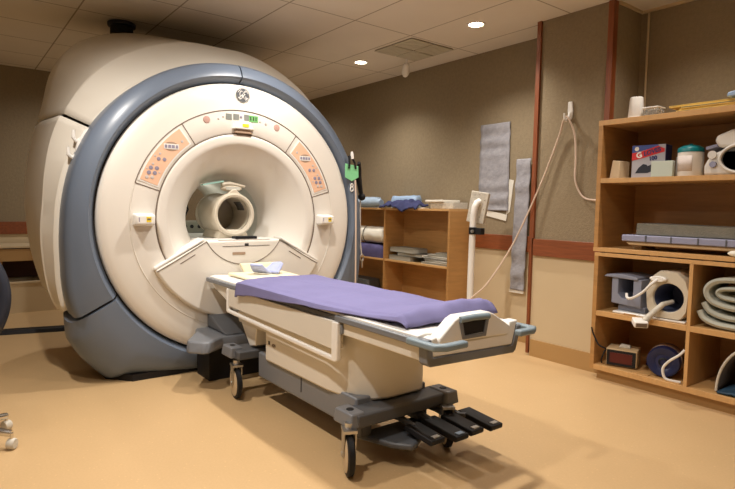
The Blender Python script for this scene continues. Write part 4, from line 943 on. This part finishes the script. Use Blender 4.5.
t = thing('cable_drum', (-1.62, 3.82, .11), 'dark blue round drum lying on its side in the lower left cubby', 'drum')
DM = Matrix.Translation((-1.645, 3.80, .2155)) @ Matrix.Rotation(rad(15), 4, 'Z')
MB().lathe([(-.07, .0001), (-.066, .05), (-.07, .055), (-.075, .095), (-.065, .101), (.08, .101), (.085, .09), (.085, .0001)], (0, 0, 0), 'y', 40).xf(DM).build('drum_body', darkblue, t)
MB().lathe([(-.02, .1015), (.05, .1015)], (0, 0, 0), 'y', 40).xf(DM).build('label_band', mat('speckled band', (.30, .22, .17), .6, var=.5, vscale=40), t, solid=.002)
MB().lathe([(-.076, .022), (-.072, .03), (-.066, .03)], (0, 0, 0), 'y', 24).xf(DM).build('hub', black, t)
o = MB().tube(spline([(-1.482, 3.69, .335), (-1.505, 3.675, .30), (-1.565, 3.67, .245), (-1.60, 3.672, .19), (-1.59, 3.675, .135), (-1.56, 3.68, .122), (-1.50, 3.70, .119)], 8), .0085, 8).build('charger_cord', whitecord, at=(-1.56, 3.68, .11)); tag(o, 'white cord curving against the divider in the lower left cubby', 'cord')
t = MB().box(-1.60, -1.50, 3.675, 3.71, .1105, .116).build('floor_card', birchf, at=(-1.55, 3.69, .1105)); tag(t, 'small tan card under the white cord in the lower left cubby', 'card')
t = MB().box(-1.80, -1.70, 3.68, 3.73, .1105, .115).build('floor_card', birchf, at=(-1.75, 3.69, .1105)); tag(t, 'small tan card in front of the radio and drum', 'card')
o = MB().sphere((-1.785, 3.93, .13), .04, .05, .018, 14, 8).build('dark_pouch', darkblue, at=(-1.77, 3.85, .1105)); tag(o, 'dark blue pouch between the radio and the drum', 'pouch')
# --- lower right cubby
t = thing('arched_coil', (-1.1, 3.85, .11), 'charcoal arched coil with a pale rim in the lower right cubby', 'coil')
arcp = [(math.cos(g), math.sin(g)) for g in [PI - PI * k / 24 for k in range(25)]]
MB().loft([[(-1.105 + .195 * a, y, .112 + .30 * b) for a, b in arcp] for y in (3.72, 4.05)], closed=False).build('arch_shell', mesh_shell, t, solid=.01)
MB().tube([(-1.105 + .197 * a, 3.715, .120 + .30 * b) for a, b in arcp], .008, 8).build('rim', specked, t)
o = MB().grid(lambda u, v: (-1.285 + .26 * u, 3.68 + .26 * v, .120 + .035 * math.sin(PI * v) * math.sin(PI * min(1, u * 1.4)) + .018 * noise.noise((u * 5, v * 5, 4)) ** 2), 20, 16).build('blue_cloth', mat('dark teal cloth', (.012, .045, .085), .7, var=.2, vscale=20), solid=.012, at=(-1.2, 3.8, .11)); tag(o, 'dark teal blue cloth under the arched coil in the lower right cubby', 'cloth')

# conduit in the recess corner
o = MB().tube([(-2.06, 4.185, 1.835), (-2.06, 4.185, 2.675)], .008, 8).build('wall_conduit', paint, at=(-2.06, 4.185, 1.83)); tag(o, 'thin tan wire conduit running up the recess corner', 'conduit')

# ================================================================== LEFT SIDE
t = thing('wall_cabinet', (-7.15, .6, 0), 'low cream cabinet with a dark open slot by the left wall', 'cabinet')
WY0, WY1 = .455, 1.9
MB().box(-7.375, -6.88, WY0, WY1, .70, .722).build('top_board', paint, t, bevel=.002)
MB().box(-6.915, -6.89, WY0, WY1, .56, .69).build('drawer_front', vinylb, t, bevel=.002)
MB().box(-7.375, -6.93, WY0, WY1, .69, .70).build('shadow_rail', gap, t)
for q in (WY0, WY1 - .02): MB().box(-7.375, -6.92, q, q + .02, .0, .70).build('side_panel', birch, t)
MB().box(-7.375, -7.35, WY0 + .02, WY1 - .02, .0, .69).build('back_panel', mat('dark red brown board', (.10, .035, .018), .6), t)
MB().box(-6.93, -6.90, WY0 + .02, WY1 - .02, .0, .315).build('lower_panel', paint, t)
MB().box(-7.35, -6.89, WY0 + .02, WY1 - .02, .315, .335).build('inner_shelf', paint, t, bevel=.002)
o = MB().prism([(-.075, 0), (.075, 0), (.05, .035), (-.05, .035)], 'y', -1.3, 1.02).xf(Matrix.Translation((-5.90, .35, 0)) @ Matrix.Rotation(rad(-14), 4, 'Z')).build('cable_cover', black, bevel=.004, at=(-5.9, .35, 0)); tag(o, 'black cable cover strip crossing the floor beside the scanner', 'cable cover')

# swivel chair at the left edge
ch = thing('swivel_chair', (-3.23, .04, 0), 'black upholstered chair with a chrome foot at the left frame edge', 'chair')
cxx, cyy = -3.23, .04
MB().cyl((cxx, cyy, 0), .03, .09, .44, 'z', 20).build('gas_column', chrome, ch)
for k in range(5):
    g = rad(72 * k + 126)
    tip = Vector((cxx + .236 * math.cos(g), cyy + .236 * math.sin(g), 0))
    lg = MB().tube([(cxx, cyy, .105), (cxx + .15 * math.cos(g), cyy + .15 * math.sin(g), .09), (tip.x, tip.y, .078)], [.026, .02, .016], 10).build('leg', chrome, ch)
    MB().lathe([(-.018, .0001), (-.018, .022), (-.012, .027), (.012, .027), (.018, .022), (.018, .0001)], (0, 0, 0), 'x', 20).xf(Matrix.Translation((tip.x, tip.y, .027)) @ Matrix.Rotation(g, 4, 'Z')).build('caster', specked, lg)
    MB().cyl((tip.x, tip.y, 0), .008, .03, .08, 'z', 10).build('caster_stem', chrome, lg)
FW = Matrix.Translation((cxx, cyy, 0)) @ Matrix.Rotation(rad(0), 4, 'Z')
MB().prism([(-.12, -.27), (.2, -.25), (.23, -.09), (.2, .07), (-.12, .08), (-.15, -.09)], 'z', .44, .52).xf(FW).build('seat', navy, ch, bevel=.025, seg=3)
def backf(u, v):
    y = (u - .5) * .42 * (1 - .25 * (2 * v - 1) ** 2); z = .53 + .36 * v
    return FW @ Vector((-.23 - .04 * v + .12 * (2 * u - 1) ** 2, y, z))
MB().grid(backf, 12, 12).build('backrest', navy, ch, solid=.05)
MB().tube([FW @ Vector((-.10, 0, .44)), FW @ Vector((-.30, 0, .46)), FW @ Vector((-.31, 0, .70))], .016, 8).build('back_support', steel, ch)

# ================================================================== LIGHT
for x, y, w, sz in ((-4.67, 3.47, 120, 126), (-3.11, 3.47, 125, 126), (-3.11, 1.9, 150, 172), (-1.55, 1.9, 140, 150), (-1.55, 3.47, 50, 132), (-3.11, .34, 165, 172), (-1.55, .34, 130, 150),
                    (0, .34, 35, 150), (0, 1.9, 45, 140), (-1.9, -1.2, 55, 150), (-6.35, 1.2, 75, 160), (-6.35, 3.2, 60, 160)):  # rear pair unseen, added to brighten the space behind the scanner
    lamp(x, y, w, sz)
    if (x, y) not in ((-4.67, 3.47), (-3.11, 3.47)) and x > -6: pass
bl = bpy.data.lights.new('bore_light', 'POINT'); bl.energy = 1.8; bl.color = (1, .97, .88); bl.shadow_soft_size = .03
bo = bpy.data.objects.new('bore_light', bl); COL.objects.link(bo); bo.location = (-4.75, CY, CZ + .26)
w = bpy.data.worlds.new('World'); SC.world = w; w.use_nodes = True
w.node_tree.nodes['Background'].inputs[0].default_value = (.9, .75, .55, 1); w.node_tree.nodes['Background'].inputs[1].default_value = .05

# ================================================================== CAMERA
yaw, pitch, roll, f = 0.9140763, 0.0677291, 0.0179105, 550.0
cy_, sy_, cp_, sp_ = math.cos(yaw), math.sin(yaw), math.cos(pitch), math.sin(pitch)
F = Vector((-sy_ * cp_, cy_ * cp_, -sp_)); Rt = Vector((cy_, sy_, 0)); U = Rt.cross(F)
cr, sr = math.cos(roll), math.sin(roll)
R2 = cr * Rt + sr * U; U2 = -sr * Rt + cr * U
cd = bpy.data.cameras.new('camera'); cam = bpy.data.objects.new('camera', cd); COL.objects.link(cam)
B = -F
cam.matrix_world = Matrix(((R2.x, U2.x, B.x, 0), (R2.y, U2.y, B.y, 0), (R2.z, U2.z, B.z, 1.2), (0, 0, 0, 1)))
cd.sensor_width = 36; cd.lens = f / 735 * 36; cd.clip_start = .02
SC.camera = cam
vs = SC.view_settings
vs.view_transform = 'Standard'; vs.look = 'None'; vs.gamma = 1; vs.use_curve_mapping = False; vs.exposure = -.24
SC.cycles.use_denoising = True
SC.cycles.max_bounces = 8
SC.cycles.sample_clamp_indirect = 6
